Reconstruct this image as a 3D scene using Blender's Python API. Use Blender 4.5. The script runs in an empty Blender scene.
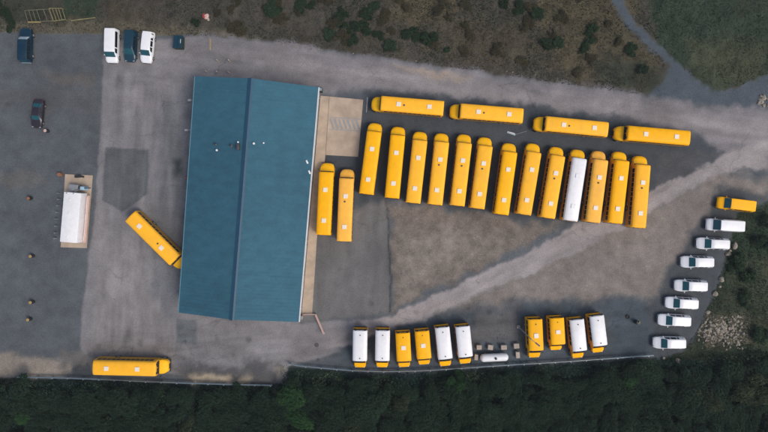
import bpy, bmesh, math, random
import numpy as np
from mathutils import Vector, Matrix
random.seed(7); RNG = np.random.default_rng(7)
sc = bpy.context.scene; COL = sc.collection; PI = math.pi
S, H, CY = 0.168, 90.0, 197.0            # metres per photo pixel on the ground, height of the drone

def P(px, py, z=0.0):
    k = S*(H-z)/H
    return Vector(((px-384)*k, -(py-CY)*k, z))
def lin(r, g, b):
    f = lambda c: ((c/255+.055)/1.055)**2.4 if c/255 > .04045 else c/255/12.92
    return (f(r), f(g), f(b))

# ------------------------------------------------------------------ materials
def new_mat(name):
    m = bpy.data.materials.new(name); m.use_nodes = True
    nt = m.node_tree; return m, nt, nt.nodes['Principled BSDF']
def mat(name, col, rough=.5, metal=0., var=.12, scale=3., spec=.5, rnd=0., grime=None, bump=0.):
    """plain surface with soft procedural wear: two noises vary the colour, grime mixes in dirt"""
    m, nt, b = new_mat(name); N, L = nt.nodes, nt.links
    b.inputs['Roughness'].default_value = rough; b.inputs['Metallic'].default_value = metal
    b.inputs['Specular IOR Level'].default_value = spec
    tc = N.new('ShaderNodeTexCoord')
    n = N.new('ShaderNodeTexNoise'); n.inputs['Scale'].default_value = scale; n.inputs['Detail'].default_value = 6
    oj = N.new('ShaderNodeObjectInfo'); of = N.new('ShaderNodeVectorMath'); of.operation = 'SCALE'; of.inputs[0].default_value = (37, 61, 23)
    L.new(oj.outputs['Random'], of.inputs['Scale']); va = N.new('ShaderNodeVectorMath'); L.new(tc.outputs['Object'], va.inputs[0]); L.new(of.outputs[0], va.inputs[1])
    L.new(va.outputs[0], n.inputs['Vector'])
    mr = N.new('ShaderNodeMapRange'); mr.inputs['From Min'].default_value = .3; mr.inputs['From Max'].default_value = .7
    mr.inputs['To Min'].default_value = 1-var; mr.inputs['To Max'].default_value = 1+var*.6
    L.new(n.outputs['Fac'], mr.inputs['Value'])
    hsv = N.new('ShaderNodeHueSaturation'); hsv.inputs['Color'].default_value = (*col, 1)
    val = mr.outputs['Result']
    if rnd:
        oi = N.new('ShaderNodeObjectInfo'); r2 = N.new('ShaderNodeMapRange')
        r2.inputs['To Min'].default_value = 1-rnd; r2.inputs['To Max'].default_value = 1+rnd
        L.new(oi.outputs['Random'], r2.inputs['Value'])
        mu = N.new('ShaderNodeMath'); mu.operation = 'MULTIPLY'
        L.new(val, mu.inputs[0]); L.new(r2.outputs['Result'], mu.inputs[1]); val = mu.outputs[0]
    L.new(val, hsv.inputs['Value']); out = hsv.outputs['Color']
    if grime:
        g = N.new('ShaderNodeTexNoise'); g.inputs['Scale'].default_value = scale*.35; g.inputs['Detail'].default_value = 8
        g.inputs['Roughness'].default_value = .7
        L.new(va.outputs[0], g.inputs['Vector'])
        gr = N.new('ShaderNodeMapRange'); gr.inputs['From Min'].default_value = .5; gr.inputs['From Max'].default_value = .8
        gr.inputs['To Max'].default_value = grime[1]; L.new(g.outputs['Fac'], gr.inputs['Value'])
        mx = N.new('ShaderNodeMix'); mx.data_type = 'RGBA'; L.new(gr.outputs['Result'], mx.inputs['Factor'])
        L.new(out, mx.inputs[6]); mx.inputs[7].default_value = (*grime[0], 1); out = mx.outputs[2]
    L.new(out, b.inputs['Base Color'])
    if bump:
        bp = N.new('ShaderNodeBump'); bp.inputs['Strength'].default_value = bump; bp.inputs['Distance'].default_value = .03
        L.new(n.outputs['Fac'], bp.inputs['Height']); L.new(bp.outputs['Normal'], b.inputs['Normal'])
    return m
def attr_mat(name, attr, rough=.9, fine=2.5, amp=.25, rnd=0., trans=0., mottle=None):
    """colour comes from a mesh attribute (kind of ground or leaf), fine procedural noise on top"""
    m, nt, b = new_mat(name); N, L = nt.nodes, nt.links
    b.inputs['Roughness'].default_value = rough; b.inputs['Specular IOR Level'].default_value = .2
    a = N.new('ShaderNodeAttribute'); a.attribute_name = attr
    tc = N.new('ShaderNodeTexCoord')
    def noise(s, lo, hi, d=8):
        n = N.new('ShaderNodeTexNoise'); n.inputs['Scale'].default_value = s; n.inputs['Detail'].default_value = d
        n.inputs['Roughness'].default_value = .65
        L.new(tc.outputs['Object'], n.inputs['Vector'])
        r = N.new('ShaderNodeMapRange'); r.inputs['From Min'].default_value = .25; r.inputs['From Max'].default_value = .75
        r.inputs['To Min'].default_value = lo; r.inputs['To Max'].default_value = hi; r.clamp = False
        L.new(n.outputs['Fac'], r.inputs['Value']); return r.outputs['Result'], n
    v, n1 = noise(fine, -amp, amp)
    if mottle:
        w = N.new('ShaderNodeAttribute'); w.attribute_name = mottle
        v2, n2 = noise(.5, -.34, .34, 10)
        mu = N.new('ShaderNodeMath'); mu.operation = 'MULTIPLY_ADD'
        L.new(v2, mu.inputs[0]); L.new(w.outputs['Fac'], mu.inputs[1]); L.new(v, mu.inputs[2]); v = mu.outputs[0]
        v3, n3 = noise(9., -.16, .16, 3)                      # speckle of the aggregate
        a3 = N.new('ShaderNodeMath'); L.new(v, a3.inputs[0]); L.new(v3, a3.inputs[1]); v = a3.outputs[0]
        def ramp(src, f0, f1, t0, t1):
            r = N.new('ShaderNodeMapRange'); r.inputs['From Min'].default_value = f0; r.inputs['From Max'].default_value = f1
            r.inputs['To Min'].default_value = t0; r.inputs['To Max'].default_value = t1; L.new(src, r.inputs['Value']); return r.outputs['Result']
        def mult(p, q):
            m2 = N.new('ShaderNodeMath'); m2.operation = 'MULTIPLY'; L.new(p, m2.inputs[0]); L.new(q, m2.inputs[1]); return m2.outputs[0]
        wn = N.new('ShaderNodeTexNoise'); wn.inputs['Scale'].default_value = .8; wn.inputs['Detail'].default_value = 5; L.new(tc.outputs['Object'], wn.inputs['Vector'])
        wv = N.new('ShaderNodeVectorMath'); wv.operation = 'MULTIPLY_ADD'; wv.inputs[1].default_value = (2.2, 2.2, 0); L.new(wn.outputs['Color'], wv.inputs[0]); L.new(tc.outputs['Object'], wv.inputs[2])
        vo = N.new('ShaderNodeTexVoronoi'); vo.feature = 'DISTANCE_TO_EDGE'; vo.inputs['Scale'].default_value = .14; L.new(wv.outputs[0], vo.inputs['Vector'])
        crack = ramp(vo.outputs['Distance'], 0, .014, -.3, 0)
        _, mk = noise(.09, 0, 1, 3); gate = mult(ramp(mk.outputs['Fac'], .48, .6, 0, 1), ramp(w.outputs['Fac'], .5, .62, 1, 0))
        v = (lambda c_: c_)(v); ac = N.new('ShaderNodeMath'); L.new(v, ac.inputs[0]); L.new(mult(crack, gate), ac.inputs[1]); v = ac.outputs[0]
        vs_ = N.new('ShaderNodeTexVoronoi'); vs_.inputs['Scale'].default_value = 1.6; vs_.inputs['Randomness'].default_value = 1; L.new(tc.outputs['Object'], vs_.inputs['Vector'])
        ston = mult(ramp(vs_.outputs['Distance'], .1, .22, .35, 0), ramp(w.outputs['Fac'], .5, 1.0, 0, 1))
        as_ = N.new('ShaderNodeMath'); L.new(v, as_.inputs[0]); L.new(ston, as_.inputs[1]); v = as_.outputs[0]
        bp = N.new('ShaderNodeBump'); bp.inputs['Strength'].default_value = .5; bp.inputs['Distance'].default_value = .06
        L.new(n1.outputs['Fac'], bp.inputs['Height']); L.new(bp.outputs['Normal'], b.inputs['Normal'])
    if rnd:
        oi = N.new('ShaderNodeObjectInfo'); r2 = N.new('ShaderNodeMapRange')
        r2.inputs['To Min'].default_value = -rnd; r2.inputs['To Max'].default_value = rnd
        L.new(oi.outputs['Random'], r2.inputs['Value'])
        ad = N.new('ShaderNodeMath'); L.new(v, ad.inputs[0]); L.new(r2.outputs['Result'], ad.inputs[1]); v = ad.outputs[0]
    ad = N.new('ShaderNodeMath'); ad.inputs[1].default_value = 1.; L.new(v, ad.inputs[0])
    hsv = N.new('ShaderNodeHueSaturation'); L.new(a.outputs['Color'], hsv.inputs['Color']); L.new(ad.outputs[0], hsv.inputs['Value'])
    if trans:
        tr = N.new('ShaderNodeBsdfTranslucent'); L.new(hsv.outputs['Color'], tr.inputs['Color']); ms = N.new('ShaderNodeMixShader'); ms.inputs[0].default_value = trans
        L.new(b.outputs[0], ms.inputs[1]); L.new(tr.outputs[0], ms.inputs[2]); L.new(ms.outputs[0], N['Material Output'].inputs['Surface'])
    L.new(hsv.outputs['Color'], b.inputs['Base Color'])
    return m

M = {}
dirt = ((.16, .11, .07), .35)
M['gold'] = mat('golden_bus_paint', lin(255, 182, 0), .5, spec=.2, var=.06, scale=1.2, rnd=.03, grime=((.5, .27, .03), .3))
M['pale'] = mat('faded_bus_paint', lin(255, 185, 42), .55, spec=.22, var=.06, scale=1.2, rnd=.03, grime=((.55, .33, .1), .35))
M['tan'] = mat('sun_bleached_bus_paint', lin(250, 184, 70), .6, spec=.22, var=.06, scale=1.2, rnd=.02, grime=((.5, .28, .1), .4))
M['hood'] = mat('bus_hood_paint', lin(255, 190, 14), .5, spec=.2, var=.08, scale=1.5, rnd=.04, grime=((.5, .27, .03), .25))
M['white'] = mat('white_paint', (.80, .80, .81), .4, var=.04, scale=1.5, grime=((.5, .48, .44), .3))
M['van_white'] = mat('white_van_paint', (.78, .79, .81), .3, var=.03, scale=1.5, rnd=.04, grime=((.5, .48, .45), .25))
M['hatch'] = mat('hatch_plastic', (.82, .74, .62), .5, var=.06)
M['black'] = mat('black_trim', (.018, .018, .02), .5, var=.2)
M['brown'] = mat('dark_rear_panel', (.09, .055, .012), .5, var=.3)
M['rubber'] = mat('tyre_rubber', (.02, .02, .02), .85, var=.2)
M['rim'] = mat('steel_rim', (.35, .35, .36), .4, .6)
M['glass'] = mat('dark_window_glass', (.008, .013, .018), .06, var=.1)
M['teal_glass'] = mat('tinted_windscreen', (.012, .075, .095), .08, var=.1)
M['pale_glass'] = mat('sky_glare_windscreen', (.38, .45, .52), .2, var=.15)  # pale sky glare on the windscreen, put into the glass colour
M['lamp'] = mat('clear_lamp_lens', (.7, .7, .66), .15)
M['red'] = mat('red_lens', (.35, .02, .015), .2)
M['amber'] = mat('amber_lens', (.7, .2, .01), .2)
M['navy'] = mat('deep_blue_paint', lin(8, 42, 62), .3, var=.1, grime=((.04, .09, .08), .3))
M['green'] = mat('dark_green_paint', lin(18, 54, 70), .3, var=.1)
M['maroon'] = mat('dark_maroon_paint', lin(44, 37, 46), .3, var=.1)
M['roof'] = None
M['conc'] = mat('concrete', lin(170, 158, 146), .9, var=.18, scale=1.1, grime=((.16, .13, .1), .55), bump=.2)
M['slab'] = mat('warm_concrete_slab', lin(176, 158, 139), .9, var=.16, scale=.8, grime=(lin(122, 108, 96), .7), bump=.15)
M['paint_grey'] = mat('worn_grey_paint', lin(142, 146, 150), .8, var=.15, scale=2)
M['paint_yellow'] = mat('worn_yellow_paint', lin(150, 134, 88), .8, var=.3, scale=3)
M['paint_white'] = mat('worn_white_paint', lin(150, 148, 150), .8, var=.3, scale=3)
M['patch'] = mat('patch_asphalt', lin(86, 88, 93), .9, var=.16, scale=1.1, grime=(lin(68, 70, 76), .6), bump=.2)
M['galv'] = mat('galvanised_steel', lin(150, 165, 172), .45, .4, var=.15)
M['grey_metal'] = mat('grey_metal', (.28, .29, .3), .5, .3)
M['dark_metal'] = mat('dark_metal', (.07, .07, .075), .5, .3)
M['wall'] = mat('white_wall_panel', (.62, .62, .62), .6, var=.08, grime=((.3, .27, .24), .4))
M['door'] = mat('roller_door', (.5, .5, .5), .5, var=.1)
M['teal_trim'] = mat('light_teal_trim', lin(88, 132, 148), .5)
M['ridge'] = mat('dark_teal_cap', lin(26, 70, 94), .55, var=.12)
M['bark'] = mat('bark', (.09, .075, .06), .95, var=.3, scale=6, bump=.5)
M['stone'] = mat('pale_stone', lin(142, 134, 122), .95, var=.3, scale=1.6, rnd=.18, grime=((.13, .12, .08), .5), bump=.6)
M['rust'] = mat('rusty_steel', lin(136, 92, 66), .9, var=.3, scale=4)
M['yellow_steel'] = mat('weathered_yellow_steel', lin(128, 122, 84), .8, var=.35, scale=1.5, grime=((.12, .11, .07), .6))
M['olive_steel'] = mat('weathered_grey_steel', lin(100, 100, 80), .8, var=.35, scale=1.5, grime=((.1, .1, .07), .6))
M['drum'] = mat('black_drum', (.02, .02, .022), .6)
M['drum_top'] = mat('tan_drum_top', lin(160, 132, 84), .7, var=.2)
M['pink'] = mat('pink_concrete', lin(182, 152, 142), .85, var=.15)
M['bluegrey'] = mat('pale_blue_housing', lin(150, 185, 205), .5)
M['orange'] = mat('orange_plastic', lin(225, 130, 40), .5)
M['bin'] = mat('dark_green_bin', (.012, .03, .028), .5)
M['cloth_red'] = mat('red_cloth', lin(150, 66, 60), .9, var=.2)
M['cloth_pink'] = mat('pale_cloth', lin(200, 168, 158), .9, var=.15)

# roof: ribbed painted metal, fine grain
m, nt, b = new_mat('teal_metal_roof'); N, L = nt.nodes, nt.links
tc = N.new('ShaderNodeTexCoord')
n1 = N.new('ShaderNodeTexNoise'); n1.inputs['Scale'].default_value = 2.6; n1.inputs['Detail'].default_value = 10; n1.inputs['Roughness'].default_value = .75
n2 = N.new('ShaderNodeTexNoise'); n2.inputs['Scale'].default_value = .06; n2.inputs['Detail'].default_value = 4
mp = N.new('ShaderNodeMapping'); mp.inputs['Scale'].default_value = (.6, 1, .6); mp.inputs['Rotation'].default_value = (0, 0, math.radians(4))
L.new(tc.outputs['Object'], n1.inputs['Vector']); L.new(tc.outputs['Object'], mp.inputs['Vector'])
n3 = N.new('ShaderNodeTexNoise'); n3.inputs['Scale'].default_value = .9; n3.inputs['Detail'].default_value = 5
L.new(mp.outputs['Vector'], n3.inputs['Vector']); L.new(tc.outputs['Object'], n2.inputs['Vector'])
sm = N.new('ShaderNodeMath'); sm.operation = 'ADD'; L.new(n1.outputs['Fac'], sm.inputs[0]); L.new(n2.outputs['Fac'], sm.inputs[1])
s2 = N.new('ShaderNodeMath'); s2.operation = 'ADD'; L.new(sm.outputs[0], s2.inputs[0]); L.new(n3.outputs['Fac'], s2.inputs[1])
cr = N.new('ShaderNodeMapRange'); cr.inputs['From Min'].default_value = 1.1; cr.inputs['From Max'].default_value = 1.9
cr.inputs['To Min'].default_value = .78; cr.inputs['To Max'].default_value = 1.2
L.new(s2.outputs[0], cr.inputs['Value'])
hs = N.new('ShaderNodeHueSaturation'); hs.inputs['Color'].default_value = (*lin(54, 95, 112), 1); L.new(cr.outputs['Result'], hs.inputs['Value'])
L.new(hs.outputs['Color'], b.inputs['Base Color']); b.inputs['Roughness'].default_value = .7; b.inputs['Specular IOR Level'].default_value = .15
M['roof'] = m
M['ground'] = attr_mat('ground_surface', 'surface', 1.0, 4.0, .2, mottle='mottle')
M['leaf'] = attr_mat('leaf', 'tint', .9, 1.2, .12, rnd=.14, trans=.55)
M['grass'] = attr_mat('grass_blades', 'tint', .95, .8, .15, trans=.3)

# ------------------------------------------------------------------ mesh helpers
class MB:
    def __init__(s): s.v, s.f = [], []
    def add(s, vs, fs):
        o = len(s.v); s.v += [tuple(v) for v in vs]; s.f += [tuple(i+o for i in f) for f in fs]; return s
    def box(s, c, d, rz=0., ch=0.):
        bm = bmesh.new(); bmesh.ops.create_cube(bm, size=1)
        for v in bm.verts: v.co = Vector((v.co.x*d[0], v.co.y*d[1], v.co.z*d[2]))
        if ch: bmesh.ops.bevel(bm, geom=bm.edges[:], offset=ch, segments=2, affect='EDGES', profile=.5)
        R = Matrix.Rotation(rz, 3, 'Z'); bm.verts.index_update()
        s.add([R @ v.co + Vector(c) for v in bm.verts], [[v.index for v in f.verts] for f in bm.faces]); bm.free(); return s
    def tube(s, a, b, r0, r1=None, n=10):
        r1 = r0 if r1 is None else r1; a, b = Vector(a), Vector(b); d = (b-a).normalized()
        u = d.orthogonal().normalized(); w = d.cross(u); vs = []
        for c, r in ((a, r0), (b, r1)):
            vs += [c + (u*math.cos(2*PI*i/n) + w*math.sin(2*PI*i/n))*r for i in range(n)]
        fs = [(i, (i+1) % n, n+(i+1) % n, n+i) for i in range(n)] + [tuple(range(n))[::-1], tuple(range(n, 2*n))]
        return s.add(vs, fs)
    def lathe(s, prof, c=(0, 0, 0), n=16, axis='z'):
        vs = []; c = Vector(c)
        for r, h in prof:
            for i in range(n):
                a = 2*PI*i/n; q = (r*math.cos(a), r*math.sin(a), h)
                vs.append(c + Vector(q if axis == 'z' else (q[2], q[0], q[1]) if axis == 'x' else (q[0], q[2], -q[1])))
        k = len(prof); fs = [(j*n+i, j*n+(i+1) % n, (j+1)*n+(i+1) % n, (j+1)*n+i) for j in range(k-1) for i in range(n)]
        fs += [tuple(range(n))[::-1], tuple(range((k-1)*n, k*n))]
        return s.add(vs, fs)
    def loft(s, rings):
        n = len(rings[0]); o = [p for r in rings for p in r]; k = len(rings)
        fs = [(j*n+i, j*n+(i+1) % n, (j+1)*n+(i+1) % n, (j+1)*n+i) for j in range(k-1) for i in range(n)]
        fs += [tuple(range(n))[::-1], tuple(range((k-1)*n, k*n))]
        return s.add(o, fs)
    def slab(s, pts, z0, z1):
        n = len(pts); vs = [(p[0], p[1], z0) for p in pts] + [(p[0], p[1], z1) for p in pts]
        fs = [(i, (i+1) % n, n+(i+1) % n, n+i) for i in range(n)] + [tuple(range(n))[::-1], tuple(range(n, 2*n))]
        return s.add(vs, fs)
    def build(s, name, m, parent=None, smooth=False, loc=None):
        me = bpy.data.meshes.new(name); me.from_pydata(s.v, [], s.f)
        bm = bmesh.new(); bm.from_mesh(me); bmesh.ops.recalc_face_normals(bm, faces=bm.faces[:])
        bm.to_mesh(me); bm.free()
        if smooth:
            for p in me.polygons: p.use_smooth = True
            try: me.set_sharp_from_angle(angle=math.radians(38))
            except Exception: pass
        me.materials.append(m)
        o = bpy.data.objects.new(name, me); COL.objects.link(o)
        if parent: o.parent = parent
        if loc is not None: o.location = loc
        return o
def tag(o, label=None, cat=None, group=None, kind=None):
    if label: o['label'] = label
    if cat: o['category'] = cat
    if group: o['group'] = group
    if kind: o['kind'] = kind
    return o
def empty(name, loc=(0, 0, 0), rz=0.):
    o = bpy.data.objects.new(name, None); COL.objects.link(o); o.location = loc; o.rotation_euler = (0, 0, rz)
    o.empty_display_size = .3; return o
def copy_tree(o, parent=None, skip=()):
    c = o.copy(); COL.objects.link(c)
    if parent: c.parent = parent
    for ch in list(o.children):
        if ch.name.split('.')[0] not in skip: copy_tree(ch, c, skip)
    return c
def remat(root, names, m):
    for ch in root.children:
        if ch.name.split('.')[0] in names:
            ch.material_slots[0].link = 'OBJECT'; ch.material_slots[0].material = m
def place(o, nose, rear, zn, zr):
    a, b = P(*nose, zn), P(*rear, zr); d = a-b
    o.location = ((a.x+b.x)/2, (a.y+b.y)/2, 0); o.rotation_euler = (0, 0, math.atan2(d.y, d.x))
def sym(half):                                   # half section (y,z) from bottom centre to top centre -> full ring
    return half + [(-y, z) for y, z in half[::-1] if y > 1e-6]
def quad_patch(mb, pts): mb.add(pts, [tuple(range(len(pts)))])
def wheel(root, x, y, r, w):
    s = 1 if y > 0 else -1
    t = MB().lathe([(r*.6, -w/2), (r*.94, -w/2), (r, -w*.3), (r, w*.3), (r*.94, w/2), (r*.6, w/2)], n=20, axis='y').build('wheel', M['rubber'], root, True, (x, y, r))
    MB().lathe([(r*.56, -.02), (r*.58, .0), (r*.5, .012), (r*.2, .014), (r*.16, .05)] if s < 0 else [(r*.16, -.05), (r*.2, -.014), (r*.5, -.012), (r*.58, 0), (r*.56, .02)], (0, s*(w/2-.004), 0), n=16, axis='y').build('rim', M['rim'], t, True)

# ------------------------------------------------------------------ long school bus
def bus_ring(x, k=1., dz=0., half=1.22, top=3.0):
    h = [(0, 2.44), (half*k, 2.44), (half*k, 2.5+dz*.2), (half*.955*k, top-.24+dz), (half*.84*k, top-.09+dz), (half*.5*k, top-.015+dz), (0, top+.01+dz)]
    return [(x, y, z) for y, z in sym(h)]
def body_rings(xr, xf, half):
    out = []
    for x, k in ((xr, .955), (xr+.06, .985), (xr+.2, .997), (xf-.1, .997), (xf, .985)):
        w = half*k; out.append([(x, y, z) for y, z in sym([(0, .5), (w*.95, .5), (w, .62), (w, 2.462), (0, 2.462)])])
    return out
def panes(root, xs, half, z0, z1, wid, mname='side_window'):
    for s in (1, -1):
        for x in xs:
            mb = MB().box((0, 0, 0), (wid, .014, z1-z0), 0)
            mb.build(mname, M['glass'], root, loc=(x, s*(half+.002), (z0+z1)/2))
def make_long_bus():
    L = 11.9; xr = -L/2; xf = L/2-1.62; hw = 1.22
    r = empty('school_bus')
    MB().loft(body_rings(xr, xf, hw)).build('body', M['gold'], r, True)
    MB().loft([bus_ring(xr+.02, .90, -.26), bus_ring(xr+.07, .955, -.13), bus_ring(xr+.18, .99, -.04), bus_ring(xr+.4), bus_ring(xf-.35),
               bus_ring(xf-.12, .995, -.03), bus_ring(xf+.0, .97, -.1), bus_ring(xf+.06, .93, -.22)]).build('roof', M['gold'], r, True)
    # roof bows: thin pressed ribs across the roof
    hr = []
    for x, w, zt in ((xf+.04, 1.2, 1.78), (xf+.35, 1.2, 1.76), (xf+.75, 1.18, 1.68), (xf+1.08, 1.09, 1.58), (xf+1.32, .94, 1.46), (xf+1.48, .74, 1.34), (xf+1.58, .48, 1.2)):
        hr.append([(x, y, z) for y, z in sym([(0, .62), (w*.97, .62), (w, .8), (w, zt-.34), (w*.94, zt-.16), (w*.74, zt-.04), (w*.35, zt), (0, zt+.015)])])
    hd = MB().loft(hr).build('hood', M['hood'], r, True)
    MB().box((xf+.12, 0, 1.805), (.2, 2.16, .06)).build('cowl_gap_shade', M['black'], r)  # black cowl strip, also stands in for the shaded gap behind the hood
    MB().box((xf+1.575, 0, .98), (.06, .85, .42), 0, .015).build('grille', M['black'], r)
    for s in (1, -1):
        MB().lathe([(.12, -.03), (.12, .03), (.08, .05)], (xf+1.4, s*.78, 1.02), 12, 'x').build('headlight', M['lamp'], r, True)
        MB().box((xf+.012, s*.55, 2.13), (.03, 1.0, .66), 0, .01).build('windshield', M['glass'], r)
        mm = MB().tube((xf+.1, s*1.1, 2.0), (xf+.45, s*1.42, 1.95), .02, n=6)
        mm.box((xf+.47, s*1.44, 1.85), (.07, .22, .42), 0, .02).build('mirror', M['black'], r)
        for x in (xr+.06, xf+.02): MB().box((x-.02 if x < 0 else x+.02, s*.72, 2.62), (.14, .34, .2), 0, .03).build('warning_light', M['black'], r)
        for z in (1.0, 1.38): MB().box(((xr+xf)/2, s*(hw+.004), z), (xf-xr-.4, .025, .07)).build('rub_rail', M['black'], r)
        MB().box((xr-.005, s*.88, 1.25), (.03, .2, .2), 0, .01).build('tail_light', M['red'], r)
    panes(r, [xr+.75+.78*i for i in range(12)], hw, 1.62, 2.42, .7)
    for y, w in ((-.78, .5), (0, .72), (.78, .5)): MB().box((xr+.01, y, 2.02), (.04, w, .62), 0, .01).build('rear_window', M['glass'], r)
    MB().box((xf+1.62, 0, .62), (.12, 2.1, .26), 0, .03).build('bumper', M['black'], r)
    MB().box((xr-.05, 0, .62), (.12, 2.2, .24), 0, .03).build('bumper', M['black'], r)
    for x, dual in ((xf+.62, 0), (xr+3.1, 1)):
        for s in (1, -1): wheel(r, x, s*(1.07 if not dual else .99), .5, .3 if not dual else .5)
    for x in (L/2-4.5, L/2-9.5):
        mb = MB().box((0, 0, 0), (.72, .72, .09), 0, .03); mb.build('roof_hatch', M['hatch'], r, loc=(x, 0, 3.05))
    MB().lathe([(.15, 0), (.15, .08), (.08, .13)], (L/2-5.4, .1, 2.99), 10).build('roof_vent', M['dark_metal'], r, True)
    return r
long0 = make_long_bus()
used = [False]
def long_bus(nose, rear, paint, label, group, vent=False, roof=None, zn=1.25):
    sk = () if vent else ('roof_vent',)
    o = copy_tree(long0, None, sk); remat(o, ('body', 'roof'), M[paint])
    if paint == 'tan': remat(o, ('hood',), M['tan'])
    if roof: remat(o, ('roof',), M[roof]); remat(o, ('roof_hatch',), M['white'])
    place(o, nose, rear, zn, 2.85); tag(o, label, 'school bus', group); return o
ordn = ['first', 'second', 'third', 'fourth', 'fifth', 'sixth', 'seventh', 'eighth', 'ninth', 'tenth', 'eleventh', 'twelfth', 'thirteenth']
row = [((375.7, 123), (366.2, 194.2), 'gold', 0), ((398.5, 127.2), (392, 197.5), 'gold', 0), ((420.5, 132.2), (413.2, 202.5), 'pale', 0),
       ((442, 133.5), (435.2, 204.5), 'pale', 1), ((464.5, 134.5), (457.5, 205.5), 'pale', 1), ((485.2, 137.5), (477.5, 208.2), 'pale', 1),
       ((509.5, 143.5), (501.7, 214.2), 'gold', 0), ((533.5, 143.5), (524.2, 214.5), 'pale', 0), ((557, 146.7), (548, 218.3), 'pale', 1),
       ((578.1, 149.8), (570.8, 220.6), 'gold', 0), ((598.9, 150.7), (593.3, 222.7), 'tan', 1), ((619.6, 151.8), (615.6, 223.3), 'gold', 0),
       ((640, 156), (638.9, 227.8), 'pale', 1)]
nm = {'gold': 'bright golden', 'pale': 'faded yellow', 'tan': 'sun-bleached pale yellow'}
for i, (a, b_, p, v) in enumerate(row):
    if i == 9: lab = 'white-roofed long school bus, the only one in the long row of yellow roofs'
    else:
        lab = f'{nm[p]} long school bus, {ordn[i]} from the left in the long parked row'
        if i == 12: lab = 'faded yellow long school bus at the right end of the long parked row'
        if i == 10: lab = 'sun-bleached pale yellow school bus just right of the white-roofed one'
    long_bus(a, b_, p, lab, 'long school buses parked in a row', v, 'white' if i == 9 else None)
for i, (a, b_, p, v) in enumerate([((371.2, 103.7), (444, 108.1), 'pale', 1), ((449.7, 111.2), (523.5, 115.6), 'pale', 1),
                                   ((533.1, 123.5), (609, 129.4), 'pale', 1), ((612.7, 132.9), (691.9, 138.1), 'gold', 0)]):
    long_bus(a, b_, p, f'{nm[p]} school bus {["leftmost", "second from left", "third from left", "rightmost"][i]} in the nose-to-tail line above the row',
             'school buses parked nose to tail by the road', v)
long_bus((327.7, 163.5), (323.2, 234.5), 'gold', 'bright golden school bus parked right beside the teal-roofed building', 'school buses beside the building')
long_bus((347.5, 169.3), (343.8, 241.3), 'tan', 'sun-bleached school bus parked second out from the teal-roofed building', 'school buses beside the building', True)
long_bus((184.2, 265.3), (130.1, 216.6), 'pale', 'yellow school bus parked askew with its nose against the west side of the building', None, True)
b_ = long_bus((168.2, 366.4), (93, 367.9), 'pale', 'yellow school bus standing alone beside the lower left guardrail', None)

# ------------------------------------------------------------------ short school bus (van front)
def make_short_bus():
    Lr = 4.95; xr = -3.3; xf = xr+Lr; hw = 1.2
    r = empty('short_school_bus')
    MB().loft(body_rings(xr, xf, hw)).build('body', M['gold'], r, True)
    MB().loft([bus_ring(xr+.0, .95, -.2, hw, 2.85), bus_ring(xr+.06, .985, -.05, hw, 2.85), bus_ring(xr+.2, 1, 0, hw, 2.85), bus_ring(xf-.25, 1, 0, hw, 2.85),
               bus_ring(xf-.02, .99, -.05, hw, 2.85), bus_ring(xf+.06, .95, -.2, hw, 2.85)]).build('roof', M['gold'], r, True)
    st = [(xf+.01, 1.02, 2.3), (xf+.72, 1.0, 1.42), (xf+1.15, .97, 1.3), (xf+1.42, .88, 1.16), (xf+1.58, .72, .98)]
    MB().loft([[(x, y, z) for y, z in sym([(0, .5), (w*.95, .5), (w, .7), (w, max(.85, min(zt-.14, 1.25))), (w*.9, zt-.03), (w*.5, zt), (0, zt+.02)])] for x, w, zt in st]).build('hood', M['gold'], r, True)
    w0, w1 = .9, .88
    q = []
    for t in (.1, .93):
        x = xf+.01+.71*t; z = 2.3-.88*t
        for y, dz in ((-.9, -.03), (-.5, 0), (0, .02), (.5, 0), (.9, -.03)): q.append((x+.02, y, z+dz+.02))
    MB().add(q, [(i, i+1, i+6, i+5) for i in range(4)]).build('windshield', M['glass'], r)
    for s in (1, -1):
        MB().box((xf+1.5, s*.68, .98), (.1, .26, .18), 0, .03).build('headlight', M['lamp'], r)
        mm = MB().tube((xf+.55, s*.98, 1.45), (xf+.7, s*1.22, 1.5), .02, n=6)
        mm.box((xf+.72, s*1.26, 1.5), (.08, .2, .34), 0, .02).build('mirror', M['black'], r)
        MB().box(((xr+xf)/2, s*(hw+.004), 1.2), (xf-xr-.3, .025, .07)).build('rub_rail', M['black'], r)
        for x in (xr, xf+.05): MB().box((x, s*.75, 2.6), (.1, .34, .18), 0, .03).build('warning_light', M['black'], r)
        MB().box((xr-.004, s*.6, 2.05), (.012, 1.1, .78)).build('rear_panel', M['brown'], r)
        MB().box((xr-.005, s*.95, 1.3), (.03, .18, .3), 0, .01).build('tail_light', M['red'], r)
    panes(r, [xr+.6+.8*i for i in range(5)], hw, 1.56, 2.42, .7)
    for y, w in ((-.76, .52), (0, .7), (.76, .52)): MB().box((xr+.01, y, 2.0), (.04, w, .66), 0, .01).build('rear_window', M['glass'], r)
    MB().box((xr-.06, 0, .58), (.14, 2.2, .22), 0, .03).build('bumper', M['black'], r)
    MB().box((xf+1.6, 0, .58), (.12, 1.7, .22), 0, .03).build('bumper', M['black'], r)
    for x, y, w in ((xf+.85, .9, .26), (xr+1.35, .96, .5)):
        for s in (1, -1): wheel(r, x, s*y, .4, w)
    MB().box((0, 0, 0), (.74, .74, .09), 0, .03).build('roof_hatch', M['hatch'], r, loc=(xr+Lr*.52, 0, 2.9))
    for nme, x in (('roof_vent', xr+.75), ('front_vent', xf-.45)):
        MB().lathe([(.1, 0), (.1, .07), (.05, .1)], (x, .02, 2.85), 10).build(nme, M['dark_metal'], r, True)
    return r
short0 = make_short_bus()
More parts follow.
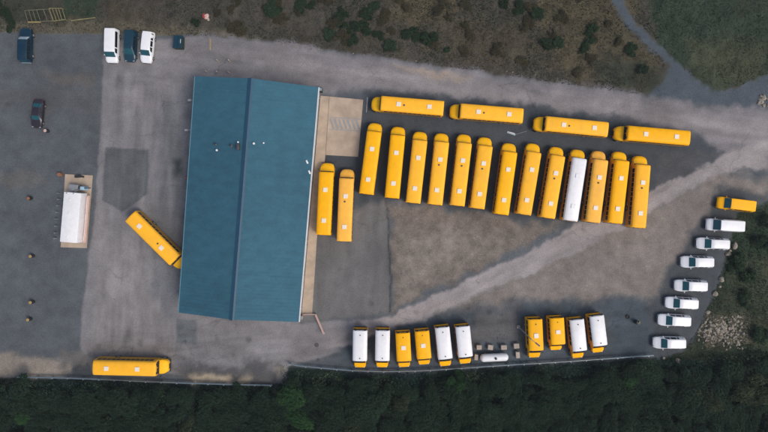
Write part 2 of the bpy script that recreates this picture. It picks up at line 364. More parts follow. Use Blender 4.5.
sh = [((360.1, 330.6), (360, 367.7), 1), ((382.7, 330.6), (382.1, 367.5), 1), ((402.7, 333.1), (404.2, 367.2), 0), ((421.9, 331.2), (424.2, 364.6), 0),
      ((442.2, 327.5), (445.4, 366.2), 1), ((462.7, 326.6), (465.2, 363.7), 1), ((535.4, 319.4), (534, 357.7), 0), ((557.1, 318.1), (555.6, 350.2), 0),
      ((577.2, 319.7), (577.5, 358.1), 1), ((597.2, 315.9), (597.7, 352.5), 1)]
slab_ = ['white-roofed short bus at the far left of the guardrail row', 'white-roofed short bus second from the left, beside the leftmost one',
         'yellow-roofed short bus left of the pair between white-roofed buses', 'yellow-roofed short bus right of the pair between white-roofed buses',
         'white-roofed short bus just right of the two yellow short buses', 'white-roofed short bus next to the white propane tank',
         'yellow-roofed short bus under the leaning-over lamp post', 'yellow-roofed short bus right beside the one under the lamp post',
         'white-roofed short bus right of the yellow pair by the lamp post', 'white-roofed short bus at the right end of the guardrail row']
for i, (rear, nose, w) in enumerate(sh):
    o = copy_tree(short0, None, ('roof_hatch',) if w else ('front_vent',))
    if w: remat(o, ('roof',), M['white'])
    a, c = P(*rear, 2.75), P(*nose, .95); d = c-a; a2 = math.atan2(d.y, d.x)
    mid = (a+c)/2; k = d.to_2d().length/6.58
    o.location = (mid.x, mid.y, 0); o.rotation_euler = (0, 0, a2); o.scale = (k, 1, 1)
    tag(o, slab_[i], 'school bus', 'short school buses backed along the guardrail')
def purge(o):
    for c in list(o.children): purge(c)
    bpy.data.objects.remove(o)
purge(long0); purge(short0)

# ------------------------------------------------------------------ cars and vans
def station(sts, x):
    for a, b in zip(sts, sts[1:]):
        if a[0] <= x <= b[0]:
            t = (x-a[0])/(b[0]-a[0]); return [a[i]+(b[i]-a[i])*t for i in range(6)]
    return list(sts[-1])
def half_ring(s):
    x, w, zb, zl, wr, zt = s; e = min(.09, (zt-zl)*.5)
    return [(0, zb), (w*.9, zb), (w, zb+.16), (w*1.005, (zb+zl)/2), (w*.985, zl), (wr, zt-e), (wr*.93, zt-e*.25), (wr*.6, zt), (0, zt+.008)]
def make_car(name, sts, paint, ws, roofx, sides, rearwin=None, r=.34, front_ax=.9, rear_ax=None, glass='teal_glass', rails=False, bumper='black'):
    L = sts[-1][0]; X = lambda x: L/2-x; root = empty(name)
    MB().loft([[(X(s[0]), y, z) for y, z in sym(half_ring(s))] for s in sts]).build('body', M[paint], root, True)
    def strip(xa, xb, nme, g, k=.985, up=.012):
        q = []
        for x in (xa, xb):
            h = half_ring(station(sts, x)); pts = [h[5], h[6], h[7], h[8]]
            ys = [(-y*k, z) for y, z in pts[:3]] + [(0, pts[3][1])] + [(y*k, z) for y, z in pts[2::-1]]
            q += [(X(x)+.008*(1 if xa < L/2 else -1), y, z+up) for y, z in ys]
        n = 7; MB().add(q, [(i, i+1, n+i+1, n+i) for i in range(n-1)]).build(nme, M[g], root, True)
    strip(ws[0], ws[1], 'windshield', glass)
    if rearwin: strip(rearwin[0], rearwin[1], 'rear_window', 'teal_glass')
    for s in (1, -1):
        for xa, xb in sides:
            q = []
            for x, t in ((xa, .12), (xb, .12), (xb, .86), (xa, .86)):
                h = half_ring(station(sts, x)); (y0, z0), (y1, z1) = h[4], h[5]
                q.append((X(x), s*(y0+(y1-y0)*t+.012), z0+(z1-z0)*t+.004))
            MB().add(q, [(0, 1, 2, 3)]).build('side_window', M['glass'], root)
        h = station(sts, .22)
        MB().box((X(.16), s*h[1]*.72, h[3]-.03), (.14, .3, .13), 0, .03).build('headlight', M['lamp'], root)
        h2 = station(sts, L-.02)
        MB().box((X(L-.0), s*h2[1]*.86, h2[3]-.06), (.06, .16, .3), 0, .02).build('tail_light', M['red'], root)
        hm = station(sts, ws[0]+.35)
        MB().box((X(ws[0]+.35), s*(hm[1]+.1), hm[3]+.06), (.12, .2, .15), 0, .04).build('mirror', M[paint], root)
        if rails:
            MB().tube((X(roofx[0]+.3), s*sts[3][4]*.84, roofx[2]+.05), (X(roofx[1]-.4), s*sts[3][4]*.84, roofx[2]+.05), .022, n=6).build('roof_rail', M['grey_metal'], root)
        for x in (front_ax, rear_ax or L-1.05): wheel(root, X(x), s*(station(sts, x)[1]-.09), r, .22)
    nb = station(sts, .05)
    MB().box((X(.02), 0, .5), (.12, nb[1]*1.7, .2), 0, .04).build('bumper', M['black'], root)
    MB().box((X(L-.0), 0, .5), (.1, station(sts, L)[1]*1.75, .2), 0, .04).build('bumper', M[bumper], root)
    return root
mini = lambda L: [(0, .62, .3, .62, .52, .68), (.14, .82, .27, .72, .72, .8), (.5, .94, .25, .85, .82, .93), (1.05, .98, .25, .98, .84, 1.08), (1.95, .99, .25, 1.0, .73, 1.70),
                  (2.6, .99, .25, 1.02, .74, 1.76), (L-.6, .98, .27, 1.02, .73, 1.74), (L-.12, .95, .3, 1.0, .68, 1.62), (L, .9, .38, .96, .78, 1.05)]
def minivan(paint, L=5.15, rails=False, glass='teal_glass'):
    return make_car('minivan', mini(L), paint, (1.14, 1.92), (1.95, L-.3, 1.76), [(1.75, 2.5), (2.62, 3.55), (3.67, L-.35)], (L-.1, L-.02), glass=glass, rails=rails)
big = lambda L, ht: [(0, .74, .38, .8, .66, .88), (.12, .9, .33, .9, .8, 1.0), (.45, .98, .32, 1.02, .88, 1.14), (.8, 1.0, .32, 1.1, .88, 1.24), (1.6, 1.01, .32, 1.12, .84, ht-.05),
                     (2.1, 1.01, .32, 1.12, .86, ht), (L-.4, 1.01, .32, 1.12, .86, ht), (L-.08, .99, .34, 1.1, .83, ht-.08), (L, .96, .4, 1.05, .78, ht-.3)]
def cargo(name, paint, L=5.6, ht=2.1, r=.38, sides=True):
    return make_car(name, big(L, ht), paint, (.86, 1.56), (1.6, L-.4, ht), [(1.45, 2.2), (2.4, L-.5)] if sides else [(1.45, 2.3)], None, r=r)
vans = [((695.5, 243), (731, 244.7), 'white minivan with roof rails, second in the line of white vans from the top', True),
        ((680, 261.7), (715, 262.5), 'white minivan third from the top of the line beside the grass', False),
        ((674, 285.2), (708.2, 286.7), 'white minivan parked below two boulders, fourth white one from the top', False),
        ((665, 302.2), (699, 304.5), 'white minivan fifth from the top, just above the rubble pile', False),
        ((658, 319.4), (691.2, 321.8), 'white minivan beside the rubble pile, second from the bottom', False),
        ((653, 342.4), (686.2, 343.8), 'bottom white minivan of the line, nearest the guardrail end', False)]
gv = 'white vans parked along the east edge'
p0 = minivan('van_white'); pr = minivan('van_white', rails=True)
for a, c, lab, rails in vans:
    o = copy_tree(pr if rails else p0); place(o, a, c, .7, 1.45); tag(o, lab, 'van', gv)
o = copy_tree(p0); place(o, (146.2, 62.5), (147, 31.2), .7, 1.5); tag(o, 'white minivan parked right of the dark green one, top left', 'van')
purge(p0); purge(pr)
o = cargo('cargo_van', 'van_white', 5.6, 2.35, sides=False); place(o, (706, 224.1), (745.6, 226.6), .8, 2.2); tag(o, 'tall boxy white van at the top of the white line, below the yellow van', 'van', gv)
o = cargo('passenger_van', 'gold', 5.75, 2.1); place(o, (716.9, 202.2), (756.9, 206.6), .8, 2.0); tag(o, 'yellow van with a teal windscreen at the right edge of the yard', 'van')
o = cargo('passenger_van', 'van_white', 5.5, 2.05); place(o, (112.2, 63), (109.5, 27.5), .8, 1.95); tag(o, 'large white passenger van with dark side windows, leftmost of three parked by the brush', 'van')
o = minivan('green'); place(o, (130, 61.5), (129.3, 29.5), .7, 1.5); tag(o, 'dark teal green van parked between two white vans', 'van')
suv = [(0, .7, .4, .85, .6, .92), (.15, .9, .36, .92, .8, 1.0), (.6, 1.0, .34, 1.0, .88, 1.08), (1.45, 1.01, .34, 1.08, .88, 1.16), (2.1, 1.01, .34, 1.1, .76, 1.82), (2.6, 1.01, .34, 1.1, .77, 1.88),
       (5.2, 1.0, .36, 1.1, .76, 1.86), (5.5, .97, .38, 1.08, .72, 1.7), (5.65, .94, .42, 1.0, .8, 1.1)]
o = make_car('large_suv', suv, 'navy', (1.5, 2.08), (2.1, 5.2, 1.88), [(1.95, 2.8), (2.95, 3.9), (4.05, 5.25)], (5.5, 5.64), r=.4, front_ax=1.0, rear_ax=4.5, glass='pale_glass', bumper='bluegrey')
place(o, (26.2, 28.2), (24.6, 62.4), .8, 1.0); tag(o, 'dark blue suv with glare-pale windscreen below the yellow steel frames', 'suv')
car = [(0, .6, .3, .6, .5, .64), (.15, .8, .26, .66, .7, .72), (.6, .88, .24, .78, .76, .84), (1.25, .9, .24, .88, .76, .95), (2.0, .9, .24, .92, .6, 1.42), (2.5, .9, .24, .92, .6, 1.45), (3.3, .9, .24, .93, .58, 1.4),
       (4.1, .88, .26, .92, .7, 1.02), (4.55, .82, .3, .86, .66, .96), (4.7, .74, .36, .76, .6, .84)]
o = make_car('parked_car', car, 'maroon', (1.32, 1.97), (2.0, 3.3, 1.45), [(1.8, 2.55), (2.65, 3.45)], (3.36, 4.05), r=.32, front_ax=.85, rear_ax=3.75)
place(o, (36.6, 128), (38.5, 99.5), .6, .9); tag(o, 'small dark maroon car with teal glass alone in the left lot', 'car')

# ------------------------------------------------------------------ depot building
ze, zr = 4.5, 7.2
TL, TR, BL, BR = P(195.2, 76.2, ze), P(318.4, 87.2, ze), P(178.7, 312.6, ze), P(298.6, 322, ze)
RT, RB = P(251.5, 78.4, zr), P(232.4, 319.8, zr)
dep = empty('depot_building', ((TL+TR+BL+BR)/4).to_2d().to_3d())
tag(dep, 'long bus depot with a low teal blue metal gable roof and dark ridge', 'building')
org = dep.location.copy()
def local(v): return Vector(v)-org
ax = (RT-RB).normalized()                        # along the ridge
def roof_pt(side, u, v, dz=0):                   # side 0 west, 1 east; u along from south, v from ridge to eave
    r = RB.lerp(RT, u); e = (BL if side == 0 else BR).lerp(TL if side == 0 else TR, u)
    p = r.lerp(e, v); p.z += dz; return p
mb = MB()
for sd in (0, 1):
    top = [local(roof_pt(sd, u, v)) for u, v in ((0, 0), (1, 0), (1, 1), (0, 1))]
    bot = [t-Vector((0, 0, .14)) for t in top]
    mb.add(top+bot, [(0, 1, 2, 3), (7, 6, 5, 4), (0, 4, 5, 1), (1, 5, 6, 2), (2, 6, 7, 3), (3, 7, 4, 0)])
    n = 64
    for i in range(1, n):                        # standing seams, ridge to eave
        a, c = local(roof_pt(sd, i/n, .02, .0)), local(roof_pt(sd, i/n, .995, .0)); h = ax*.025
        up = Vector((0, 0, .022)); q = [a-h, a+h, c+h, c-h]
        mb.add(q+[x+up for x in q], [(4, 5, 6, 7), (0, 1, 5, 4), (1, 2, 6, 5), (2, 3, 7, 6), (3, 0, 4, 7)])
roof = mb.build('roof', M['roof'], dep)
q = []
for u in (-.002, 1.002):
    q += [local(roof_pt(0, u, .062, .05)), local(roof_pt(0, u, 0, .085)), local(roof_pt(1, u, .028, .05))]
MB().add(q, [(0, 1, 4, 3), (1, 2, 5, 4)]).build('ridge_cap', M['ridge'], roof)
for sd, m_ in ((0, 'teal_trim'), (1, 'wall')):   # eave gutters
    a, c = local(roof_pt(sd, 0, 1, -.1)), local(roof_pt(sd, 1, 1, -.1)); o_ = (-.07 if sd == 0 else .09)
    w = .12 if sd == 0 else .22
    mid = (a+c)/2; d = c-a
    g = MB().box((0, 0, 0), (d.length, w, .16), 0).build('gutter', M[m_], roof); g.location = mid+Vector((o_, 0, 0)); g.rotation_euler = (0, 0, math.atan2(d.y, d.x))
corners = []
for e, r_, s in ((BL, RB, 1), (BR, RB, 1), (TR, RT, -1), (TL, RT, -1)):
    p = e.lerp(r_, .035)+ax*s*.45; corners.append(Vector((p.x, p.y, 0)))
base = [local(c) for c in corners]; wz = ze-.06
gS, gN = local((RB+ax*.45)), local((RT-ax*.45)); gS.z = gN.z = zr-.2
wt = [b_+Vector((0, 0, wz)) for b_ in base]
MB().add(base+wt+[gS, gN], [(0, 1, 5, 8, 4), (1, 2, 6, 5), (2, 3, 7, 9, 6), (3, 0, 4, 7), (3, 2, 1, 0)]).build('wall', M['wall'], dep)
def on_wall(i, j, t, z, w, h, nme, m_, th=.08):
    a, c = base[i], base[j]; d = (c-a); p = a+d*t; nrm = Vector((d.y, -d.x, 0)).normalized()
    o = MB().box((0, 0, 0), (w, th, h), 0, .01).build(nme, m_, dep); o.location = p+nrm*(th/2-.02)+Vector((0, 0, z)); o.rotation_euler = (0, 0, math.atan2(d.y, d.x)); return o
for t in (.12, .26, .4, .54, .68, .82):
    on_wall(1, 2, t, 1.95, 3.6, 3.7, 'garage_door', M['door']); on_wall(3, 0, t, 1.95, 3.6, 3.7, 'garage_door', M['door'])
for t in (.2, .5, .8): on_wall(0, 1, t, 2.2, 1.6, 1.1, 'window', M['glass']); on_wall(2, 3, t, 2.2, 1.6, 1.1, 'window', M['glass'])
on_wall(0, 1, .62, 1.05, 1.0, 2.1, 'door', M['grey_metal']); on_wall(2, 3, .35, 1.05, 1.0, 2.1, 'door', M['grey_metal'])
for t in (.9, .96, .84): on_wall(1, 2, t, 2.6, .25, .45, 'wall_lamp', M['dark_metal'], .3)
for px, py in ((190, 100), (186.6, 130)):
    a = local(P(px, py, 3.6)); o = MB().tube((0, 0, 0), (1.15, .06, .1), .05, n=8).box((-.1, 0, -.04), (.5, .3, .16), 0, .04).build('wall_lamp', M['grey_metal'], dep); o.location = a
for t in (.02, .33, .61, .985):
    o = on_wall(1, 2, t, 2.1, .12, 4.2, 'downpipe', M['wall'], .12)
def on_roof(px, py, z0, mbf, nme, m_):
    p = local(P(px, py, z0)); o = mbf.build(nme, m_, roof, True); o.location = p; return o
def roof_z(px, py):
    z = 5.5
    for _ in range(12):
        w = P(px, py, z); best = z
        a = RB.lerp(RT, .5)
        perp = Vector((-ax.y, ax.x, 0)).normalized(); d = (w-RB).dot(perp)
        lw = abs((BL-RB).dot(perp)); rw = abs((BR-RB).dot(perp)); z = zr-(zr-ze)*(abs(d)/(lw if d > 0 else rw))
    return z
cap = lambda r, h: MB().lathe([(r*.5, -.15), (r*.5, h*.5), (r, h*.5), (r, h*.85), (r*.4, h)], n=12)
for px, py, r_, h, m_ in ((217.3, 150.3, .16, .45, 'white'), (238.5, 142.3, .14, .45, 'white'), (254.3, 143.7, .17, .5, 'white'), (264, 143.2, .13, .45, 'white'),
                          (216.4, 144.6, .2, .6, 'dark_metal'), (232, 146, .22, .6, 'dark_metal')):
    on_roof(px, py, roof_z(px, py), cap(r_, h), 'roof_vent', M[m_])
on_roof(238.9, 147.2, roof_z(238.9, 147.2), MB().box((0, 0, .3), (.42, .9, .9), 0, .04), 'exhaust_stack', M['dark_metal'])
for px, py in ((307.2, 162), (309.6, 172.2)):
    o = on_roof(px, py, roof_z(px, py), MB().box((0, 0, .16), (.28, .62, .18), math.radians(25), .07).tube((0, 0, -.1), (0, 0, .1), .05), 'flood_lamp', M['white'])

# ------------------------------------------------------------------ small things in the yard
def drum(px, py, top, lab, r=.3, h=.85):
    o = empty('steel_drum', P(px, py)); MB().lathe([(r*.96, 0), (r, .03), (r, h*.33), (r*1.04, h*.34), (r, h*.36), (r, h*.66), (r*1.04, h*.67), (r, h*.69), (r, h), (r*.95, h)], n=18).build('barrel', M['drum'], o, True)
    MB().lathe([(r*.86, h-.01), (r*.86, h+.03), (r*.5, h+.05)], n=18).build('lid', M[top], o, True)
    tag(o, lab, 'drum', 'drums standing in the left lot')
drum(48.2, 131.2, 'cloth_pink', 'black drum with a pale pinkish lid below the maroon car')
drum(31.5, 198.3, 'rust', 'black drum with a brown lid left of the white fuel tank')
drum(33.5, 255.8, 'drum_top', 'black drum with a tan lid, topmost of the three in the lower left lot')
drum(33.6, 301.6, 'drum_top', 'black drum with a tan lid, middle of the three lower left ones')
drum(31, 318.8, 'drum_top', 'black drum with a tan lid, lowest in the left lot')
# fuel tank on its slab
MB().slab([P(65.5, 174.2), P(93, 175.4), P(87, 248), P(61, 247.2)], -.2, .12).build('concrete_pad', M['slab']); tag(bpy.data.objects['concrete_pad'], kind='structure')
ta, tb = P(72.4, 192.5, 2.4), P(68.2, 242.5, 2.4); d = (ta-tb); ang = math.atan2(d.y, d.x); tk = empty('fuel_tank', ((ta.x+tb.x)/2, (ta.y+tb.y)/2, .12), ang)
tag(tk, 'white box-shaped fuel tank with pump gear at its head, on a tan concrete pad', 'fuel tank')
tl = d.to_2d().length
mb = MB().box((0, 0, 1.28), (tl, 2.8, 2.0), 0, .09)
for i in range(7): mb.box((-tl/2+.5+i*(tl-1)/6, 0, 1.28), (.09, 2.86, 1.9), 0, .02)
mb.build('tank', M['white'], tk, True)
for x in (-3, 0, 3): MB().box((x, 0, .13), (.5, 2.4, .26)).build('skid', M['grey_metal'], tk)
MB().box((-.2, -1.72, .62), (tl-.3, .5, .07)).build('walkway', M['cloth_pink'], tk)
MB().tube((-tl/2+.3, -1.95, 1.3), (tl/2-.6, -1.95, 1.3), .035, n=8).build('handrail', M['white'], tk)
MB().box((tl/2+.75, .55, .75), (1.1, 1.5, 1.1), 0, .05).build('cabinet', M['grey_metal'], tk)
MB().box((tl/2+.85, -.35, .6), (.5, .5, 1.2), 0, .05).build('meter', M['dark_metal'], tk)
pu = MB().box((tl/2+.8, -1.1, .8), (.6, .7, 1.5), 0, .08).build('pump', M['bluegrey'], tk)
MB().tube((tl/2+.85, -1.4, 1.5), (tl/2+.95, -2.3, 1.1), .08, n=8).build('hose', M['black'], pu)
for y in (-.2, .9): MB().tube((tl/2-.2, y, 2.4), (tl/2+.6, y, 1.2), .06, n=8).build('pipe', M['grey_metal'], tk)
for x in (-3.2, .6, 2.9): MB().lathe([(.14, 2.27), (.14, 2.36), (.06, 2.4)], (x, .3, 0), 10).build('fill_cap', M['white'], tk, True)
for px, py in ((60.5, 193.3), (60.4, 199.2), (59.7, 205.4), (58.9, 212.1), (58.1, 218.8), (57.8, 225.8), (57.2, 232.7), (56.8, 238.2)):
    o = MB().lathe([(.09, 0), (.09, .85), (.05, .92)], n=10).build('bollard', M['galv'], None, True, P(px, py))
    tag(o, 'slim grey post in the line left of the white fuel tank', 'bollard', 'slim posts beside the fuel tank')
o = MB().lathe([(.3, 0), (.34, .1), (.34, .7), (.28, .78)], n=14).build('rusty_barrel', M['rust'], None, True, P(61.5, 174.6)); tag(o, 'rusty orange barrel at the upper left corner of the tank pad', 'barrel')
o = MB().box((0, 0, .3), (1.0, .45, .4), .05, .06).box((.75, -.05, .25), (.5, .3, .25), -.2, .05).build('valve_box', M['black'], None, False, P(79, 176.4)+Vector((0, 0, .02))); tag(o, 'low black box on the top edge of the tank pad', 'box')
# dumpster top left
d0 = empty('dumpster', P(180.6, 44, 0), math.radians(-2)); tag(d0, 'dark green dumpster standing alone by the brush, right of the parked vans', 'dumpster')
prof = [(-1.0, .15), (1.0, .15), (1.05, 1.1), (-1.05, 1.4)]
mb = MB(); mb.add([(s*.72, y, z) for s in (-1, 1) for y, z in prof], [(0, 1, 2, 3), (7, 6, 5, 4), (0, 4, 5, 1), (1, 5, 6, 2), (2, 6, 7, 3), (3, 7, 4, 0)]).build('bin_body', M['bin'], d0)
for s in (-1, 1): mb = MB().add([(s*.37+x*.34, y, z) for z_ in (0, .05) for x, y, z in ((-1, -1.08, 1.43+z_), (1, -1.08, 1.43+z_), (1, 1.1, 1.12+z_), (-1, 1.1, 1.12+z_))], [(0, 1, 2, 3), (7, 6, 5, 4), (0, 4, 5, 1), (1, 5, 6, 2), (2, 6, 7, 3), (3, 7, 4, 0)]).build('lid', M['green'], d0)
MB().box((.5, .1, 1.36), (.07, .7, .05), 0).build('handle', M['lamp'], d0)
# steel frames lying in the brush
def ladder(name, pts, rungs, m_, lab, z=.35):
    a, b_, c, d_ = [P(*p, z) for p in pts]; mb = MB()   # top-left, top-right, bottom-right, bottom-left
    mb.tube(a, b_, .07, n=6); mb.tube(d_, c, .08, n=6)
    for t in rungs: mb.tube(a.lerp(b_, t), d_.lerp(c, t), .06, n=6)
    for t in (.02, .98):
        for e0, e1 in ((a, b_), (d_, c)):
            q = e0.lerp(e1, t); mb.tube(q, (q.x, q.y, 0), .05, n=6)
    o = mb.build(name, M[m_]); tag(o, lab, 'metal ladder', 'steel frames lying in the brush')
ladder('metal_ladder', ((24.6, 10.5), (48.5, 9), (53, 20.8), (28, 21.8)), (0, .17, .33, .5, .78, 1), 'olive_steel', 'weathered grey ladder-like steel frame lying at the top left corner')
ladder('metal_ladder', ((49, 8.3), (62, 8.3), (65.5, 19.5), (53.5, 21)), (0, .25, .5, .72, 1), 'yellow_steel', 'yellowish ladder-like steel frame, the right one of two in the brush', .5)
o = MB().tube(P(71.2, 20.6, .15), P(95.3, 17.6, .15), .09, n=8).build('steel_pipe', M['yellow_steel']); tag(o, 'long yellowish pipe lying in the grass right of the steel frames', 'pipe')
o = MB().tube(P(28, 22.2, .5), P(40.5, 22.2, .5), .12, n=8).build('steel_bar', M['paint_yellow']); tag(o, 'pale yellow bar lying along the lower edge of the grey frame', 'bar')
# bits of rubbish in the brush
def lump(mb, c, r, seed, fl=.5):
    rr = random.Random(seed); bm = bmesh.new(); bmesh.ops.create_icosphere(bm, subdivisions=2, radius=1)
    ph = [rr.uniform(0, 6) for _ in range(6)]
    for v in bm.verts:
        k = 1+.22*math.sin(3*v.co.x+ph[0])+.2*math.sin(4*v.co.y+ph[1])+.15*math.sin(5*v.co.z+ph[2])+rr.uniform(-.07, .07)
        v.co = Vector((v.co.x*r*k, v.co.y*r*k, v.co.z*r*k*fl))
    bm.verts.index_update(); mb.add([v.co+Vector(c) for v in bm.verts], [[v.index for v in f.verts] for f in bm.faces]); bm.free(); return mb
o = empty('rubbish_sack', P(207, 17.5)); tag(o, 'torn sack with red and pale pieces in the brush above the yellow line', 'sack')
lump(MB(), (-.45, .15, .25), .36, 1).build('red_cloth', M['cloth_red'], o, True); lump(MB(), (-.05, .05, .3), .42, 2).build('pale_cloth', M['cloth_pink'], o, True); lump(MB(), (.3, -.4, .25), .22, 3).build('white_bag', M['conc'], o, True)
# guardrails
def guardrail(pts, lab, end=True):
    r = empty('guardrail', P(*pts[0])); o0 = r.location.copy(); tag(r, lab, 'guardrail'); W = [P(*p, .7) for p in pts]
    # smooth polyline
    prof = [(.0, .31), (.05, .26), (.05, .18), (-.0, .12), (-.0, .06), (.05, 0), (.05, -.08), (0, -.13)]
    prof = [(x+.0, z) for x, z in prof] + [(x-.035, z) for x, z in prof[::-1]]
    rings = []
    for i, p in enumerate(W):
        t = (W[min(i+1, len(W)-1)]-W[max(i-1, 0)]); t.z = 0; t.normalize(); n_ = Vector((-t.y, t.x, 0))
        rings.append([p-o0+n_*x+Vector((0, 0, z-.12)) for x, z in prof])
    MB().loft(rings).build('rail', M['galv'], r)
    tot = 0; nxt = .6
    for a, b_ in zip(W, W[1:]):
        L_ = (b_-a).length
        while nxt < tot+L_:
            p = a.lerp(b_, (nxt-tot)/L_)-o0; t = (b_-a).normalized(); n_ = Vector((-t.y, t.x, 0))
            MB().box((0, 0, 0), (.15, .12, .95), math.atan2(t.y, t.x)).build('post', M['grey_metal'], r, loc=p-n_*.12+Vector((0, 0, -.28))); nxt += 2.6
        tot += L_
    return r
guardrail([(17.5, 377.2), (60, 377.7), (110, 379.6), (150, 381.6), (192, 383.2), (230, 384.4), (272, 385.3)], 'thin galvanised guardrail along the lower left edge of the yard')
guardrail([(287, 363.6), (291, 364.2), (296, 365.3), (320, 367.8), (352, 370.4), (384, 371.4), (421.5, 370.6), (460, 368.2), (501.5, 365.3), (540, 363), (576, 360.7), (616, 357.8), (653.5, 355.2)],
          'long curved galvanised guardrail behind the short buses')
# propane tank and blocks
pt = P(494, 357.2, .8); pr_ = empty('propane_tank', (pt.x, pt.y, 0), math.radians(2.5)); tag(pr_, 'white capsule-shaped propane tank beside the guardrail among concrete blocks', 'propane tank')
R_, Lh = .64, 1.78
pf = [(R_*math.cos(a), -Lh-R_*.9*math.sin(a)) for a in [PI/2*i/6 for i in range(6, -1, -1)]]
pf = [(max(r, .01), h) for r, h in pf] + [(max(R_*math.cos(a), .01), Lh+R_*.9*math.sin(a)) for a in [PI/2*i/6 for i in range(7)]]
MB().lathe(pf, (0, 0, .95), 24, 'x').build('tank', M['white'], pr_, True)
MB().lathe([(.2, 1.55), (.2, 1.72), (.14, 1.76)], (.15, 0, 0), 14).build('valve_dome', M['navy'], pr_, True)
for x in (-1.3, 1.3): MB().box((x, 0, .22), (.3, 1.0, .5), 0, .02).build('saddle', M['conc'], pr_)
for i, (px, py, w, d_, a) in enumerate(((478.5, 346.4, .85, .75, .03), (489.7, 346.4, .85, .8, -.1), (503.1, 346.4, .95, .75, .04), (515.6, 345, .9, .8, .08), (475.6, 356.2, .6, .95, -.1), (516.9, 353.9, .65, 1.05, .06))):
    mb = MB().box((0, 0, .36), (w, d_, .72), 0, .05); mb.box((0, 0, .745), (w*.35, .12, .06), .3, .01)
    o = mb.build('concrete_block', M['conc'], None, False, P(px, py)); o.rotation_euler = (0, 0, a)
    tag(o, ['concrete block above the propane tank, leftmost of the four in line', 'concrete block above the propane tank, second of the four in line', 'concrete block above the propane tank, third of the four in line',
            'concrete block at the right end of the four above the tank', 'narrow concrete block at the left end of the propane tank', 'narrow concrete block at the right end of the propane tank'][i], 'concrete block', 'concrete blocks around the propane tank')
# lamp post over the short bus
lb = P(518.2, 326.6); lp = empty('lamp_post', lb); tag(lp, 'tall grey lamp post reaching over the yellow short bus', 'lamp post')
MB().tube((0, 0, 0), (0, 0, 8.4), .1, .07, 12).build('pole', M['galv'], lp, True)
dr = Vector((.79, -.62, 0)); e = Vector((0, 0, 8.35))
MB().tube(e-dr*.05, e+dr*.75+Vector((0, 0, .18)), .05, n=8).build('arm', M['grey_metal'], lp)
mb = MB().box((0, 0, 0), (.85, .24, .15), 0, .05); o = mb.build('lamp_head', M['dark_metal'], lp, loc=e+dr*1.05+Vector((0, 0, .2))); o.rotation_euler = (0, 0, math.atan2(dr.y, dr.x))
MB().box((0, 0, .15), (.5, .5, .3), 0, .03).build('footing', M['conc'], lp)
# broken sign in the aisle
a, b_ = P(506.6, 131.8), P(515.6, 135); sg = empty('fallen_sign', (a+b_)/2, math.atan2(b_.y-a.y, b_.x-a.x)); tag(sg, 'pale broken panel with a thin bent post lying between the bus rows', 'sign')
MB().box((0, 0, .1), (1.45, .34, .05), 0, .01).build('panel', M['galv'], sg); MB().box((.1, .12, .14), (.9, .08, .06), .1).build('brace', M['white'], sg)
MB().tube((.75, .1, .08), (2.35, 1.25, .08), .045, n=6).build('post', M['grey_metal'], sg)
# barrier at the south-east corner of the building
g = empty('barrier_rail', P(315.4, 314.6)); o0 = g.location.copy(); tag(g, 'pinkish low rail angling away from the lower right corner of the building', 'barrier')
MB().tube(P(302.5, 314.6, .55)-o0, P(315.4, 314.4, .55)-o0, .1, n=8).build('short_rail', M['pink'], g)
a, b_ = P(315.4, 314.4, .6)-o0, P(323.9, 334, .6)-o0; dd = b_-a
o = MB().box((0, 0, 0), (dd.length, .32, .2), 0, .03).build('long_rail', M['pink'], g, loc=(a+b_)/2); o.rotation_euler = (0, 0, math.atan2(dd.y, dd.x))
for q in (a, b_, (a+b_)/2): MB().tube((q.x, q.y, 0), (q.x, q.y, .55), .08, n=8).build('post', M['grey_metal'], g)
o = empty('wheelie_bin', P(320.8, 90.8)); tag(o, 'dark bin with a pale lid at the upper right corner of the building', 'bin')
MB().box((0, 0, .55), (.7, .75, 1.1), 0, .06).build('bin_body', M['bin'], o); MB().box((.1, .02, 1.14), (.42, .46, .08), 0, .03).build('lid', M['galv'], o)
o = empty('utility_box', P(301.6, 316.6)); tag(o, 'small tan utility box at the lower right corner of the building', 'utility box')
MB().box((0, 0, .5), (.55, .5, 1.0), 0, .04).build('cabinet', M['slab'], o); MB().box((0, 0, 1.02), (.62, .57, .05), 0, .01).build('lid', M['grey_metal'], o)
o = empty('traffic_cone', P(187.2, 178)); tag(o, 'orange cone standing close to the west wall of the building', 'cone')
MB().lathe([(.2, .04), (.05, .75), (.03, .76)], n=14).build('cone', M['orange'], o, True); MB().box((0, 0, .02), (.5, .5, .04), 0, .01).build('base', M['black'], o)
for i, (px, py) in enumerate(((207.2, 72.1), (218, 72.5), (229.4, 72.9), (218, 61), (229.8, 61.2))):
    o = MB().lathe([(.11, 0), (.11, .85), (.09, .93), (.04, .96)], n=12).build('bollard', M['conc'], None, True, P(px, py))
    tag(o, ['pale bollard just above the roof, left of the lower three', 'pale bollard just above the roof, middle of the lower three', 'pale bollard just above the roof, right of the lower three',
            'pale bollard farther up the road, the left of the upper two', 'pale bollard farther up the road, the right of the upper two'][i], 'bollard', 'pale bollards above the building')
o = empty('oil_drum', P(635.6, 321.6)); tag(o, 'dark green drum with a pale yellow spout, right of the last short bus', 'drum')
MB().lathe([(.33, 0), (.36, .05), (.36, 1.0), (.3, 1.04)], n=16).build('barrel', M['bin'], o, True); MB().box((.12, .15, 1.12), (.14, .3, .16), .2, .03).build('spout', M['drum_top'], o)
o = lump(MB(), (0, 0, .18), .32, 9, .6).build('scrap_tyre', M['rubber'], None, True, P(627.6, 316.8))
bpy.data.objects.remove(o); o = MB().lathe([(.2, 0), (.34, .0), (.38, .1), (.34, .2), (.2, .2), (.19, .1)], n=18).build('scrap_tyre', M['rubber'], None, True, P(627.6, 316.8)); tag(o, 'black tyre lying on the asphalt just left of the dark green drum', 'tyre')
